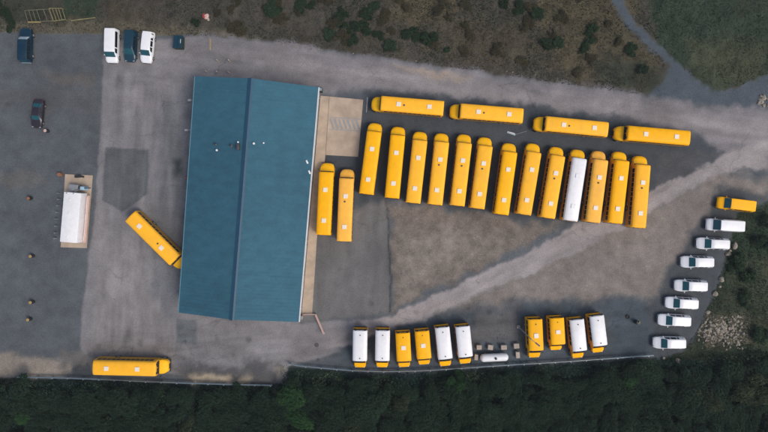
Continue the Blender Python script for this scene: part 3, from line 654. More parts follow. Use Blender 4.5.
for i, (px, py) in enumerate(((316.6, 345), (318.2, 360.5))):
    o = MB().lathe([(.02, 0), (.38, .0), (.36, .03), (.02, .035)], n=20).build('manhole_cover', M['dark_metal'], None, False, P(px, py)+Vector((0, 0, .006)))
    tag(o, ['dark round cover in the asphalt, upper of two below the barrier', 'dark round cover near the guardrail end, lower of two'][i], 'manhole cover', 'dark covers in the asphalt')

# ------------------------------------------------------------------ ground sheet with its surfaces
def vnoise(x, y, cell, seed):
    r = np.random.default_rng(seed); T = r.random((512, 512)).astype(np.float32)
    u, v = x/cell+1000.3, y/cell+1000.7; i, j = np.floor(u).astype(int), np.floor(v).astype(int); fu, fv = u-i, v-j
    fu, fv = fu*fu*(3-2*fu), fv*fv*(3-2*fv); g = lambda a, b: T[a % 512, b % 512]
    return (g(i, j)*(1-fu)+g(i+1, j)*fu)*(1-fv)+(g(i, j+1)*(1-fu)+g(i+1, j+1)*fu)*fv-.5
def fbm(x, y, cell, seed, o=4):
    return sum(vnoise(x, y, cell/2**k, seed+k)*.6**k for k in range(o))
def sdf(px, py, poly):
    d = np.full(px.shape, 1e9); ins = np.zeros(px.shape, bool); n = len(poly)
    for k in range(n):
        (ax_, ay), (bx, by) = poly[k], poly[(k+1) % n]; ex, ey = bx-ax_, by-ay
        t = np.clip(((px-ax_)*ex+(py-ay)*ey)/(ex*ex+ey*ey+1e-9), 0, 1)
        d = np.minimum(d, np.hypot(px-ax_-t*ex, py-ay-t*ey))
        c = (ay > py) != (by > py)
        ins ^= c & (px < ex*(py-ay)/(ey if abs(ey) > 1e-9 else 1e-9)+ax_)
    return np.where(ins, d, -d)
FAR = 4000
YARD = [(-FAR, 30), (0, 32), (100, 34), (200, 36), (260, 40), (300, 45), (384, 57), (450, 68), (520, 79), (576, 86), (640, 96), (700, 104), (768, 109), (FAR, 400), (FAR, 500), (768, 200), (737, 214), (728, 250), (717, 285), (697, 330), (682, 352),
        (655, 358), (576, 362), (501, 367), (421, 372), (384, 373), (352, 372), (296, 367), (286, 366), (281, 383), (192, 384), (110, 380), (17, 378), (0, 377), (-FAR, 370)]
TRACK = [(600, -FAR), (618, -FAR), (613+9, 0), (634, 20), (660, 45), (690, 75), (715, 90), (740, 87), (768, 73), (FAR, -400), (FAR, 400), (768, 110), (700, 106), (640, 97), (655, 89), (667, 79), (671, 68), (640, 36), (624, 22), (612, 0)]
LANE = [(384, 318), (430, 298), (474, 276), (514, 261), (576, 227), (651, 190), (706, 166), (726, 153), (768, 140), (768, 166), (731, 171), (696, 186), (653, 210), (626, 228), (576, 252), (526, 275), (491, 289), (464, 303), (409, 324), (350, 345), (300, 352), (320, 338)]
ROAD = [(103, 42), (200, 37), (300, 45), (384, 57), (450, 68), (520, 79), (576, 86), (640, 96), (700, 104), (768, 109), (FAR, 400), (FAR, 480), (768, 168), (722, 156), (692, 130), (620, 117), (530, 103), (450, 97), (375, 92), (320, 94), (250, 80), (195, 76), (150, 110), (103, 110)]
WEST = [(104, 60), (190, 90), (176, 320), (200, 345), (90, 350), (96, 215)]
SOUTH = [(90, 325), (300, 325), (390, 318), (640, 300), (655, 357), (500, 366), (290, 364), (90, 370)]
GAP = [(318, 160), (388, 190), (388, 310), (300, 322)]
LAYERS = [  # polygon, colour, softness px, edge warp px, mottle
    ([(545, -60), (625, -60), (640, 35), (668, 66), (640, 92), (560, 84), (540, 40)], (82, 76, 60), 10, 14, .8),
    ([(380, -60), (470, -60), (460, 20), (420, 28), (395, 20)], (82, 75, 60), 8, 10, .8),
    ([(430, 20), (560, 25), (560, 70), (430, 50)], (76, 71, 60), 10, 10, .9),
    ([(595, 62), (640, 55), (668, 80), (650, 95), (600, 88)], (58, 62, 52), 9, 8, .7),
    ([(625, -80), (FAR, -300), (FAR, 100), (768, 73), (715, 90), (690, 75), (660, 45)], (50, 62, 50), 4, 5, .8),
    ([(690, 40), (768, 45), (768, 75), (720, 84), (690, 66)], (66, 70, 54), 10, 8, .8),
    ([(50, -30), (98, -30), (98, 17), (60, 20)], (46, 60, 48), 5, 6, .6),
    ([(0, -30), (45, -30), (45, 30), (0, 32)], (58, 60, 52), 8, 8, .8),
    ([(0, 20), (105, 20), (200, 30), (260, 37), (260, 42), (0, 36)], (92, 88, 76), 5, 5, .9),
    ([(-FAR, 376), (FAR, 300), (FAR, FAR), (-FAR, FAR)], (34, 48, 44), 4, 4, .6),
    ([(768, 190), (735, 210), (700, 320), (650, 362), (700, 372), (768, 362), (FAR, 362), (FAR, 190)], (48, 60, 46), 4, 6, .9),
    ([(735, 275), (768, 250), (800, 250), (800, 350), (715, 345)], (62, 68, 52), 10, 12, 1.0),
    ([(700, 320), (742, 314), (750, 338), (706, 346)], (100, 95, 82), 5, 8, 1.1),
    (YARD, (87, 92, 99), 1.0, 1.2, .6),
    (TRACK, (76, 84, 91), 2, 3, .5),
    ([(-40, 170), (30, 172), (50, 182), (30, 190), (-40, 188)], (96, 96, 97), 6, 8, .7),
    ([(45, 72), (90, 70), (95, 86), (55, 88)], (97, 95, 95), 7, 8, .7),
    ([(0, 85), (100, 95), (98, 120), (0, 105)], (88, 90, 95), 10, 10, .6),
    ([(103, 42), (200, 37), (300, 45), (320, 94), (300, 323), (390, 318), (345, 350), (290, 366), (276, 380), (165, 374), (85, 372), (80, 345), (83, 300), (95, 215), (102, 108)], (126, 124, 129), 1.4, 1.0, .4),
    ([(160, 95), (196, 74), (180, 318), (150, 318)], (106, 107, 113), 9, 6, .4),  # soft shade along the building's west side, put into the paving colour
    ([(100, 225), (160, 300), (170, 345), (95, 345)], (132, 129, 132), 10, 8, .4),
    ([(105.8, 147.3), (149, 150.2), (147.2, 194.5), (122.5, 212.3), (102, 200.5)], (93, 96, 101), 1.0, .6, .35),
    (ROAD[1:], (124, 121, 126), 5, 4, .4),
    ([(270, 58), (384, 70), (480, 84), (640, 106), (768, 122), (768, 150), (640, 115), (480, 97), (384, 84), (290, 72)], (137, 132, 136), 7, 5, .35),
    ([(395, 64), (445, 72), (470, 80), (430, 78)], (150, 138, 130), 4, 5, .6),
    ([(318, 155), (388, 188), (389, 312), (300, 324)], (104, 103, 105), 3, 1.5, .3),
    ([(366, 94), (450, 97), (530, 104), (620, 119), (697, 136), (722, 153), (660, 200), (645, 218), (560, 226), (470, 210), (388, 198), (335, 215), (318, 215), (325, 156), (360, 157)], (70, 75, 82), 5, 4, .4),
    ([(655, 152), (722, 153), (655, 197)], (80, 81, 86), 4, 3, .5),
    ([(391, 200), (470, 212), (560, 226), (500, 262), (440, 285), (390, 310)], (114, 106, 101), 5, 6, 1.3),
    ([(400, 235), (470, 225), (480, 255), (420, 285), (396, 290)], (128, 120, 115), 9, 10, 1.3),
    ([(420, 318), (520, 275), (600, 235), (660, 205), (720, 172), (768, 176), (768, 197), (722, 208), (700, 238), (672, 282), (650, 298), (560, 304)], (125, 118, 115), 6, 6, .9),
    ([(722, 186), (768, 193), (768, 200), (737, 214), (728, 250), (717, 285), (697, 330), (682, 352), (655, 357), (615, 345), (650, 300), (678, 255), (702, 222)], (74, 78, 84), 5, 4, .6),
    ([(342, 332), (400, 320), (470, 305), (560, 301), (645, 300), (660, 357), (576, 361), (501, 366), (421, 371), (384, 372), (340, 370)], (74, 82, 91), 7, 5, .5),
    ([(475, 310), (520, 306), (525, 340), (475, 340)], (92, 92, 95), 6, 5, .7),
    (LANE, (148, 142, 144), 2.4, 3, .35),
    ([(300, 330), (350, 330), (330, 350), (290, 360)], (116, 113, 116), 8, 5, .4),
    ([(-60, 352), (40, 356), (76, 362), (73, 372), (40, 376), (-60, 374)], (134, 126, 120), 4, 4, .8),
    ([(72, 358), (92, 362), (94, 378), (72, 378)], (62, 66, 72), 3, 2, .5),
    ([(85, 345), (170, 345), (172, 360), (90, 360)], (126, 121, 121), 6, 4, .4),
    ([(165, 368), (275, 372), (281, 383), (192, 383)], (94, 90, 89), 5, 5, .8),
    ([(192, 372), (246, 375), (252, 381), (196, 381)], (164, 152, 134), 4, 4, .8),
    ([(385.3, 192), (387.5, 215), (388, 250), (389.5, 280), (388, 312), (390, 312), (391, 280), (389.6, 250), (388.8, 215), (386.5, 192)], (62, 62, 64), 1, 1, .4),
    ([(176, 318), (197, 321), (196, 345), (176, 343)], (102, 106, 112), 1.2, .8, .3),
    ([(172, 361), (272, 367), (270, 379), (230, 374), (180, 371)], (86, 86, 90), 5, 9, .6),
    ([(60, 350), (95, 357), (84, 366), (58, 364)], (100, 98, 98), 4, 6, .6),
    ([(173, 160), (181, 160), (182, 173), (175, 176)], (58, 63, 66), 5, 2, .3),
    ([(274, 368), (286, 368), (284, 380), (275, 380)], (134, 128, 122), 3, 3, .8),
]
def paint(px, py):
    wx, wy = fbm(px, py, 22, 1), fbm(px, py, 22, 21); fx = fbm(px, py, 5, 41, 3); fy = fbm(px, py, 5, 51, 3)
    col = np.empty((len(px), 3)); col[:] = lin(70, 67, 60); mot = np.full(len(px), .9)
    for poly, c, soft, warp, mo in LAYERS:
        d = sdf(px+wx*warp*1.6+fx*min(warp, 3), py+wy*warp*1.6+fy*min(warp, 3), poly)
        a = np.clip(d/soft*.5+.5, 0, 1); a = a*a*(3-2*a)
        col = col*(1-a[:, None])+np.array(lin(*c))*a[:, None]; mot = mot*(1-a)+mo*a
    k = 1+.2*fbm(px, py, 60, 61)+.16*fbm(px, py, 10, 71)
    def streak(poly, ang, amp, seed, soft=8):
        a = np.clip(sdf(px, py, poly)/soft, 0, 1); c_, s_ = math.cos(ang), math.sin(ang)
        return a*amp*fbm((px*c_+py*s_)/7, -px*s_+py*c_, 7, seed, 3)
    k = k+streak(ROAD, .15, .3, 91)+streak(LANE, -.5, .26, 95, 3)+streak(WEST, 1.62, .34, 99)+streak(SOUTH, -.12, .3, 103)+streak(GAP, 1.6, .25, 107)
    rs = random.Random(5)
    for _ in range(170):                                    # oil drips and damp stains
        x, y = rs.choice(((rs.uniform(5, 700), rs.uniform(60, 360)), (rs.uniform(380, 650), rs.uniform(112, 128)), (rs.uniform(90, 330), rs.uniform(325, 360)), (rs.uniform(345, 650), rs.uniform(300, 330))))
        r = rs.choice((.7, .9, 1.2, 1.8, 3.0)); m_ = (np.abs(px-x) < 9) & (np.abs(py-y) < 9)
        d = np.hypot(px[m_]-x, (py[m_]-y)*rs.uniform(.6, 1.4))/r; k[m_] *= 1-rs.uniform(.12, .36)*np.clip(1.4-d, 0, 1)
    def rut(pts, w_, amp):                                  # pairs of wheel ruts polished into the surface
        for off in (-5.6, 5.6):
            q = []
            for i, (x, y) in enumerate(pts):
                a_, b_ = pts[max(i-1, 0)], pts[min(i+1, len(pts)-1)]; L_ = math.hypot(b_[0]-a_[0], b_[1]-a_[1])
                q.append((x-(b_[1]-a_[1])/L_*off, y+(b_[0]-a_[0])/L_*off))
            d = np.full(px.shape, 1e9)
            for (ax_, ay), (bx, by) in zip(q, q[1:]):
                ex, ey = bx-ax_, by-ay; t = np.clip(((px-ax_)*ex+(py-ay)*ey)/(ex*ex+ey*ey), 0, 1); d = np.minimum(d, np.hypot(px-ax_-t*ex, py-ay-t*ey))
            k[:] = k*(1+amp*np.clip(1.6-(d+wx*1.5)/w_, 0, 1)*np.clip(.6+wy*2, 0, 1))
    rut([(140, 90), (128, 200), (126, 300), (160, 342), (260, 345), (340, 338), (430, 306), (560, 240), (700, 170), (768, 150)], 2.2, .07)
    rut([(150, 62), (260, 60), (384, 76), (520, 94), (640, 110), (768, 128)], 2.5, .06)
    rut([(118, 60), (112, 180), (105, 300), (130, 338), (230, 352), (330, 345), (500, 300)], 1.6, -.06)
    rut([(660, 190), (690, 240), (650, 290), (560, 300), (480, 306)], 1.8, -.07)
    col = np.where((sdf(px, py, YARD) > 0)[:, None], col*np.array([.94, .94, .895]), col)
    return col*k[:, None], mot
def axis(lo, hi, st, far):
    c = list(np.arange(lo, hi+1e-6, st)); s = st; a = lo; pre = []
    while a > -far: s *= 1.35; a -= s; pre.append(a)
    s = st; b = hi; post = []
    while b < far: s *= 1.35; b += s; post.append(b)
    return np.array(pre[::-1]+c+post)
gx, gy = axis(-68, 68, .25, 900), axis(-44, 38, .25, 900)
XX, YY = np.meshgrid(gx, gy); nx, ny = len(gx), len(gy)
fxp, fyp = XX.ravel()/S+384, CY-YY.ravel()/S
colr, mott = paint(fxp, fyp)
def ground_z(x, y):
    wild = np.clip(-np.maximum(sdf(x, y, YARD), sdf(x, y, TRACK))/10-.2, 0, 1); return wild*fbm(x, y, 14, 81)*.45
zz = ground_z(fxp, fyp)
def gz(x, y): return Vector((0, 0, float(ground_z(np.array([float(x)]), np.array([float(y)]))[0])))
verts = np.stack([XX.ravel(), YY.ravel(), zz], 1)
idx = np.arange(nx*ny).reshape(ny, nx)
quads = np.stack([idx[:-1, :-1].ravel(), idx[:-1, 1:].ravel(), idx[1:, 1:].ravel(), idx[1:, :-1].ravel()], 1)
fcx, fcy = fxp[quads].mean(1), fyp[quads].mean(1)
cls = np.zeros(len(quads), int); yd = sdf(fcx, fcy, YARD) > 0
cls[yd] = 1; cls[(sdf(fcx, fcy, TRACK) > 0) & ~yd] = 3
cls[yd & ((sdf(fcx, fcy, LANE) > 0))] = 4; cls[yd & (sdf(fcx, fcy, ROAD) > 0)] = 2
def mesh_from(name, v, q, attrs, m_):
    me = bpy.data.meshes.new(name); me.vertices.add(len(v)); me.vertices.foreach_set('co', v.astype(np.float32).ravel())
    k = q.shape[1]; me.loops.add(q.size); me.loops.foreach_set('vertex_index', q.astype(np.int32).ravel())
    me.polygons.add(len(q)); me.polygons.foreach_set('loop_start', np.arange(0, q.size, k, dtype=np.int32))
    me.update(calc_edges=True)
    for an, data in attrs.items():
        if data.ndim == 2:
            a = me.attributes.new(an, 'FLOAT_COLOR', 'POINT'); a.data.foreach_set('color', np.concatenate([data, np.ones((len(data), 1))], 1).astype(np.float32).ravel())
        else:
            a = me.attributes.new(an, 'FLOAT', 'POINT'); a.data.foreach_set('value', data.astype(np.float32))
    me.materials.append(m_); o = bpy.data.objects.new(name, me); COL.objects.link(o); return o
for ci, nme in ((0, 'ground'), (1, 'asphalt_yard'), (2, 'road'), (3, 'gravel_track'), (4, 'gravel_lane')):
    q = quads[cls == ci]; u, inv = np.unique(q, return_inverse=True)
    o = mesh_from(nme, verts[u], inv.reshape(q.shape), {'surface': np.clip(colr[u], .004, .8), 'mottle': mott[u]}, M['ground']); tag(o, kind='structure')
# sheets and slabs lying on it
def sheet(name, pts, z, m_):
    o = MB().add([P(x, y)+Vector((0, 0, z)) for x, y in pts], [tuple(range(len(pts)))]).build(name, m_); tag(o, kind='structure'); return o
mb = MB().slab([P(320.6, 95.8), P(329.3, 96.6), P(325.4, 155), P(317.2, 234.5), P(312.2, 313.5), P(301.8, 313.2)], -.2, .1); o = mb.build('concrete_walk', M['slab']); tag(o, kind='structure')
o = MB().slab([P(329.6, 96.6), P(363.2, 99.8), P(358.2, 156.8), P(325.7, 155)], -.2, .095).build('concrete_apron', M['slab']); tag(o, kind='structure')
def stripes(name, segs, w, z, m_):
    mb = MB()
    for (a, b_) in segs:
        a, b_ = P(*a), P(*b_); d_ = (b_-a).normalized(); n_ = Vector((-d_.y, d_.x, 0))*w/2
        mb.add([p+Vector((0, 0, z)) for p in (a-n_, b_-n_, b_+n_, a+n_)], [(0, 1, 2, 3)])
    o = mb.build(name, m_); tag(o, kind='structure'); return o
segs = []
for i in range(8):
    t = i*4.3; segs.append(((330.2+t, 118.8+t*.045), (333.6+t if t < 27 else 360, 128.6+t*.045)))
stripes('bay_hatching', [s for s in segs if s[0][0] < 360], .3, .102, M['paint_grey'])
stripes('bay_lines', [((329.8, 117.4), (361.6, 119.2))], .14, .1, M['paint_grey'])
stripes('bay_edge_line', [((329, 129.4), (360.6, 131))], .14, .1, M['paint_grey'])
stripes('yellow_line', [((210.3, 38.5), (210.3, 50))], .22, .006, M['paint_yellow'])
stripes('white_line', [((367.4, 97.5), (366.4, 112.5))], .12, .006, M['paint_white'])

# ------------------------------------------------------------------ rocks
def rock_proto(seed):
    bm = bmesh.new(); bmesh.ops.create_icosphere(bm, subdivisions=2, radius=1); rr = random.Random(seed)
    pl = [(Vector((rr.uniform(-1, 1), rr.uniform(-1, 1), rr.uniform(-.4, 1))).normalized(), rr.uniform(.6, .85)) for _ in range(9)]
    for v in bm.verts:
        for n_, d_ in pl:
            e_ = v.co.dot(n_)-d_
            if e_ > 0: v.co -= n_*e_
        v.co *= 1+rr.uniform(-.05, .05); v.co.z *= .75
    me = bpy.data.meshes.new('boulder'); bm.to_mesh(me); bm.free(); me.materials.append(M['stone']); return me
RP = [rock_proto(i) for i in range(5)]
def rock(px, py, r, lab, group, name='boulder'):
    o = bpy.data.objects.new(name, random.choice(RP)); COL.objects.link(o); o.location = P(px, py)+gz(px, py)+Vector((0, 0, r*.25))
    o.scale = (r*random.uniform(.8, 1.2), r*random.uniform(.8, 1.2), r*random.uniform(.7, 1)); o.rotation_euler = (0, 0, random.uniform(0, 6)); tag(o, lab, 'rock', group)
for px, py, r, lab in ((734.5, 246, .75, 'grey boulder behind the second white van of the line'), (727.5, 253.5, .7, 'grey boulder just below and left of the topmost boulder'), (729.8, 251, .4, 'small stone wedged between the two upper boulders'),
                       (721, 279.5, .75, 'flat grey boulder right of the fourth white van'), (719.3, 286.5, .4, 'small pale stone between two flat boulders'), (715, 294, .75, 'grey boulder at the tail of the fifth white van'),
                       (677.5, 360.8, .65, 'pale boulder alone below the bottom white van'), (663.5, 358, .35, 'small stone at the guardrail end'), (707.5, 312, .5, 'boulder at the top of the rubble pile')):
    rock(px, py, r*.82, lab, 'boulders along the grass edge')
for i in range(270):
    while True:
        x, y = random.gauss(720, 14), random.gauss(331, 8)
        if x+(y-330)*.75 > 698 and x < 750 and 315 < y < 350: break
    rock(x, y, random.choice((.13, .16, .2, .24, .3)), 'pale broken stone in the rubble pile beside the lower white vans', 'stones of the rubble pile', 'rubble_stone')
for i in range(16): rock(random.uniform(758, 768), random.uniform(96, 107), random.uniform(.2, .45), 'pale stone heaped at the right edge beside the track', 'stones heaped by the track', 'rubble_stone')
for i in range(30):
    x, y = random.choice(((random.uniform(395, 540), None), (random.uniform(255, 560), 0)))
    y = random.uniform(215, 300-(x-395)*.35) if y is None and x < 560 else 37+((x-200)/400)**1.0*47
    rock(x, y-1.5, random.uniform(.07, .16), 'small loose stone on the gravel or road edge', 'loose stones in the yard', 'loose_stone')

# ------------------------------------------------------------------ foliage
def leaf_quads(pts, nrm, size, tint, rng, jitter=.7):
    n = len(pts); nrm = nrm+rng.normal(0, jitter, (n, 3)); nrm /= np.linalg.norm(nrm, axis=1)[:, None]+1e-9
    t = rng.normal(0, 1, (n, 3)); u = np.cross(nrm, t); u /= np.linalg.norm(u, axis=1)[:, None]+1e-9; w = np.cross(nrm, u)
    s = (size*rng.uniform(.6, 1.3, n))[:, None]
    v = np.stack([pts-u*s, pts-w*s*.55, pts+u*s, pts+w*s*.55], 1).reshape(-1, 3)
    return v, np.arange(4*n).reshape(n, 4), np.repeat(tint, 4, 0)
def crown_proto(seed, R, hh, n, leaf, pal, z0):
    rng = np.random.default_rng(seed); nb = rng.integers(9, 14)
    c = rng.normal(0, 1, (nb, 3)); c /= np.linalg.norm(c, axis=1)[:, None]; c *= rng.uniform(.25, .85, (nb, 1)); c *= [R, R, hh*.5]; c[:, 2] += z0+hh*.5
    br = rng.uniform(.22, .5, nb)*R; tone = rng.uniform(.85, 1.18, nb)
    k = rng.choice(nb, n, p=br**2/np.sum(br**2)); d = rng.normal(0, 1, (n, 3)); d /= np.linalg.norm(d, axis=1)[:, None]
    rad = br[k]*rng.uniform(.35, 1.0, n)**.5*rng.uniform(.9, 1.25, n); p = c[k]+d*rad[:, None]*[1, 1, .8]; p[:, 2] = np.maximum(p[:, 2], .1)
    pal = np.array([lin(*q) for q in pal]); a = rng.random((n, 1)); t = (pal[0]*(1-a)+pal[1]*a)*(tone[k]*rng.uniform(.7, 1.3, n))[:, None]
    v, q, t = leaf_quads(p, d*.35+[0, 0, 1.1], leaf, t, rng, .38)
    o = mesh_from('crown', v, q, {'tint': t}, M['leaf']); return o, c, br
def make_tree(name, seed, R, hh, n, leaf, pal, z0, trunk='trunk', cr='crown'):
    root = empty(name); o, c, br = crown_proto(seed, R, hh, n, leaf, pal, z0); o.name = cr; o.parent = root
    mb = MB(); top = Vector((.1, .05, z0+hh*.45)); mb.tube((0, 0, -.1), top, .05+.035*R, .04, 8)
    for ci in c[:7]:
        s_ = Vector((0, 0, 0)).lerp(top, random.uniform(.45, .9)); mb.tube(s_, Vector(ci), .035+.008*R, .012, 5)
    mb.build(trunk, M['bark'], root); return root
DG = ((39, 61, 51), (52, 72, 53)); BG = ((44, 82, 50), (62, 94, 54)); OL = ((56, 70, 52), (74, 80, 56)); BR_ = ((74, 72, 58), (92, 86, 66))
protos = [make_tree('broadleaf_tree', 100+i, 2.6, 1.7, 3400, .15, DG, 1.3) for i in range(4)]
bright = [make_tree('bright_tree', 200+i, 2.3, 2.2, 2800, .16, BG, 1.6) for i in range(2)]
olive = [make_tree('olive_tree', 250+i, 2.3, 2.2, 2600, .16, OL, 1.5) for i in range(2)]
shg = [make_tree('green_shrub', 300+i, 1.5, 1.7, 1100, .16, ((46, 66, 51), (60, 78, 56)), .2, 'stem', 'foliage') for i in range(2)]
shb = [make_tree('brown_shrub', 330+i, 1.6, 1.4, 900, .15, BR_, .15, 'stem', 'foliage') for i in range(2)]
def put(src, px, py, s, lab, cat, group=None, zs=None):
    o = copy_tree(random.choice(src)); o.location = P(px, py)+gz(px, py); z_ = zs or s*random.uniform(.7, 1.1); o.scale = (s*random.uniform(.7, 1.3), s*random.uniform(.7, 1.3), z_)
    o.rotation_euler = (0, 0, random.uniform(0, 6.28)); tag(o, lab, cat, group); return o
def edge_y(x):                                     # south edge of the yard
    xs = [0, 17, 110, 192, 272, 287, 352, 384, 421, 501, 576, 655, 700, 768]; ys = [380, 380, 383, 386, 388, 372, 376, 377, 376, 371, 367, 361, 362, 356]
    return float(np.interp(x, xs, ys))
for px, py, s, lab in ((292, 393, 1.25, 'bright green tree left in the dark wood below the guardrail gap'), (452, 381, .8, 'bright green sapling just below the guardrail near the propane tank'), (459, 374, .55, 'small bright bush touching the guardrail under the propane tank'),
                       (300, 412, 1.1, 'bright green tree low in the wood below the guardrail gap'), (625, 376, .9, 'bright green bush below the right end of the guardrail'), (30, 412, 1.1, 'bright green tree at the lower left corner')):
    put(bright, px, py, s, lab, 'tree')
for px, py, s, lab in ((345, 418, 1.0, 'olive brown tree at the bottom below the left short buses'), (740, 385, 1.2, 'olive tree in the lower right corner of the wood'), (400, 400, .9, 'olive tree in the wood below the left short buses'), (190, 425, .9, 'olive tree at the bottom edge left of centre'), (700, 395, 1.0, 'olive tree in the wood below the bottom white van')):
    put(olive, px, py, s, lab, 'tree')
pts = []
for tries in range(20000):
    x = random.uniform(-12, 780); y = random.uniform(edge_y(x)+9, 446)
    if all((x-a)**2+(y-b)**2 > 12.6**2 for a, b in pts): pts.append((x, y))
    if len(pts) > 292: break
for x, y in pts:
    put(protos, x, y, random.uniform(.7, 1.1), 'dark leafy tree in the dense wood below the guardrails', 'tree', 'trees of the wood below the yard')
for x, y, s in ((545, 45, .9), (556, 43, .8), (430, 40, 1.2), (388, 46, .9), (275, 12, .8), (300, 8, .9), (347, 30, .9), (372, 8, .9), (352, 40, .7), (312, 6, .7), (590, 30, .9), (585, 46, 1.0), (640, 70, 1.1), (630, 52, 1.0), (12, 22, .9), (3, 12, 1.0), (240, 26, .6), (196, 22, .6), (410, 33, .8), (338, 22, .9), (360, 26, 1.1), (366, 16, .9), (344, 14, .8), (378, 34, .9), (328, 35, .7), (448, 50, .6), (520, 8, .9), (535, 14, .9), (505, 4, 1.0)):
    put(shg, x, y, s*random.uniform(.7, 1.2), 'dark green shrub in the dry brush above the road', 'shrub', 'green shrubs in the brush', s*.4)
for x, y in [(random.uniform(215, 620), None) for _ in range(46)]:
    ymax = np.interp(x, [200, 300, 384, 450, 520, 576, 640], [28, 34, 46, 57, 68, 75, 84]); y = random.uniform(-8, ymax)
    put(shb, x, y, random.uniform(.4, .9), 'dry brown shrub in the brush above the road', 'shrub', 'dry brown shrubs in the brush', .32)
for x, y, s in ((735, 262, .9), (748, 275, 1.1), (760, 240, 1.2), (742, 300, .9), (766, 222, 1.0), (728, 268, .5), (760, 335, 1.1)):
    put(shg, x, y, s, 'green shrub on the grassy bank right of the white vans', 'shrub', 'shrubs on the east bank', s*.75)
for p in protos+bright+olive+shg+shb: purge(p)
def scatter(name, polys, dens, size, hz, pal, label, seed, avoid=(YARD, TRACK), wide=False):
    rng = np.random.default_rng(seed); P_ = []
    for poly in polys:
        a = np.array(poly); lo, hi = a.min(0), a.max(0); n = int((hi-lo).prod()*S*S*dens); q = rng.uniform(lo, hi, (n, 2))
        q = q[sdf(q[:, 0], q[:, 1], poly) > 0]; P_.append(q)
    q = np.concatenate(P_); w = fbm(q[:, 0], q[:, 1], 18, seed+5); keep = w+rng.normal(0, .25, len(q)) > -.35
    for av in avoid: keep &= sdf(q[:, 0], q[:, 1], av) < -.5+rng.normal(0, .5, len(q))
    q = q[keep]; w = w[keep]; n = len(q); z = rng.uniform(.02, 1, n)**1.5*hz*np.clip(.8+w*1.6, .3, 1.8)
    p = np.stack([(q[:, 0]-384)*S, -(q[:, 1]-CY)*S, z], 1)
    pal = np.array([lin(*c) for c in pal]); f = fbm(q[:, 0], q[:, 1], 26, seed+9)*1.6+.5+rng.normal(0, .16, n); f = np.clip(f, 0, .999)*(len(pal)-1)
    i = f.astype(int); t = pal[i]*(1-(f-i))[:, None]+pal[np.minimum(i+1, len(pal)-1)]*(f-i)[:, None]; t *= rng.uniform(.65, 1.3, n)[:, None]
    nr = np.tile([0, 0, .6], (n, 1)); p[:, 2] += ground_z(q[:, 0], q[:, 1])
    v, qd, t = leaf_quads(p, nr, size, t, rng, .6); o = mesh_from(name, v, qd, {'tint': t}, M['grass']); tag(o, label, name.replace('_', ' '), None, 'stuff')
scatter('dry_brush', [[(-15, -20), (625, -20), (670, 60), (640, 95), (300, 46), (100, 34), (-15, 33)]], 34, .11, .2, ((42, 56, 46), (58, 64, 54), (68, 68, 58), (78, 73, 58), (92, 83, 62)), 'dry brown and green brush covering the strip above the road', 11)
scatter('field_grass', [[(610, -20), (785, -20), (785, 75), (715, 92), (680, 70)]], 34, .1, .11, ((44, 58, 43), (54, 63, 46), (62, 67, 48), (80, 78, 57)), 'rough olive green field grass in the upper right corner', 12)
scatter('bank_grass', [[(785, 200), (735, 212), (700, 318), (650, 358), (650, 372), (785, 372)]], 50, .11, .22, ((34, 54, 42), (42, 60, 44), (50, 64, 47), (60, 68, 50), (80, 78, 58)), 'green and straw coloured grass on the bank right of the white vans', 13)
scatter('wood_undergrowth', [[(-15, 374), (288, 374), (300, 368), (384, 373), (660, 358), (785, 350), (785, 450), (-15, 450)]], 44, .17, 1.9, ((40, 63, 55), (45, 67, 56), (52, 72, 55), (62, 78, 57)), 'dark green undergrowth filling the wood below the guardrails', 14, avoid=(YARD,))
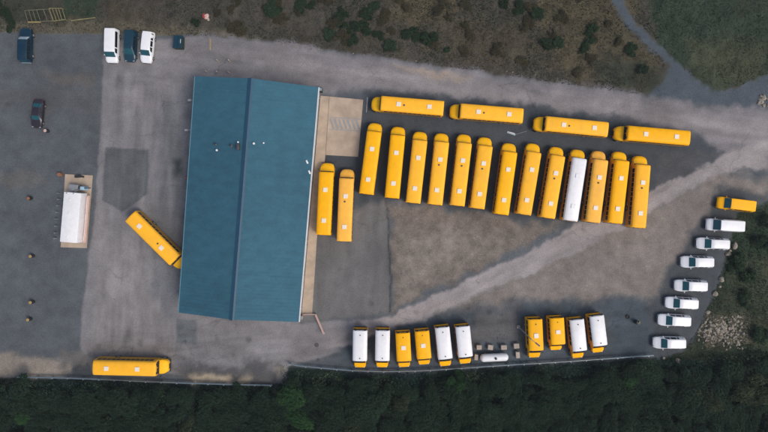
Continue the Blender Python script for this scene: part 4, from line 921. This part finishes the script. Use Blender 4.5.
scatter('weeds', [[(497, 334), (505, 334), (505, 346), (497, 346)], [(470, 362), (530, 359), (530, 364), (470, 366)], [(280, 364), (300, 364), (300, 368), (280, 376)]], 14, .11, .3, ((40, 62, 42), (56, 74, 50)), 'green weeds sprouting around the concrete blocks and rail end', 15, avoid=())

# ------------------------------------------------------------------ light, camera
SUN_EL, SUN_AZ = math.radians(54), math.radians(-30)      # azimuth measured from +X (east) towards north
w = bpy.data.worlds.new('World'); sc.world = w; w.use_nodes = True; nt = w.node_tree
bg = nt.nodes['Background']; sky = nt.nodes.new('ShaderNodeTexSky'); sky.sky_type = 'NISHITA'; sky.sun_disc = False
sky.sun_elevation = SUN_EL; sky.sun_rotation = math.radians(90)-SUN_AZ; sky.air_density = 1.0; sky.dust_density = 4.0; sky.ozone_density = .6
nt.links.new(sky.outputs[0], bg.inputs['Color']); bg.inputs['Strength'].default_value = .14
sd = bpy.data.lights.new('sun', 'SUN'); sd.energy = 1.4; sd.angle = math.radians(24); sd.color = (1, .95, .88)
so = bpy.data.objects.new('sun', sd); COL.objects.link(so); so.location = (40, -20, 60)
dv = Vector((math.cos(SUN_EL)*math.cos(SUN_AZ), math.cos(SUN_EL)*math.sin(SUN_AZ), math.sin(SUN_EL))); so.rotation_euler = dv.to_track_quat('Z', 'Y').to_euler()
cd = bpy.data.cameras.new('camera'); cd.sensor_fit = 'HORIZONTAL'; cd.angle = 2*math.atan(384*S/H); cd.clip_end = 3000; cd.clip_start = 1
co = bpy.data.objects.new('camera', cd); COL.objects.link(co); cd.shift_y = -(216-CY)/768; co.location = (0, 0, H); sc.camera = co
vs = sc.view_settings; vs.view_transform = 'Standard'; vs.look = 'None'; vs.gamma = 1; vs.exposure = 0.0; vs.use_curve_mapping = False

# thin haze added between the drone and the ground to lift the blacks
hz, nt, b_ = new_mat('black_lift_haze'); nt.nodes.remove(b_)
pv = nt.nodes.new('ShaderNodeVolumePrincipled'); pv.inputs['Color'].default_value = (.8, .9, .94, 1); pv.inputs['Density'].default_value = .00022
nt.links.new(pv.outputs[0], nt.nodes['Material Output'].inputs['Volume'])
o = MB().box((0, 0, 46), (1900, 1900, 96)).build('haze', hz); tag(o, kind='stuff', label='thin pale haze added over the yard to lift the dark tones'); o.display_type = 'WIRE'
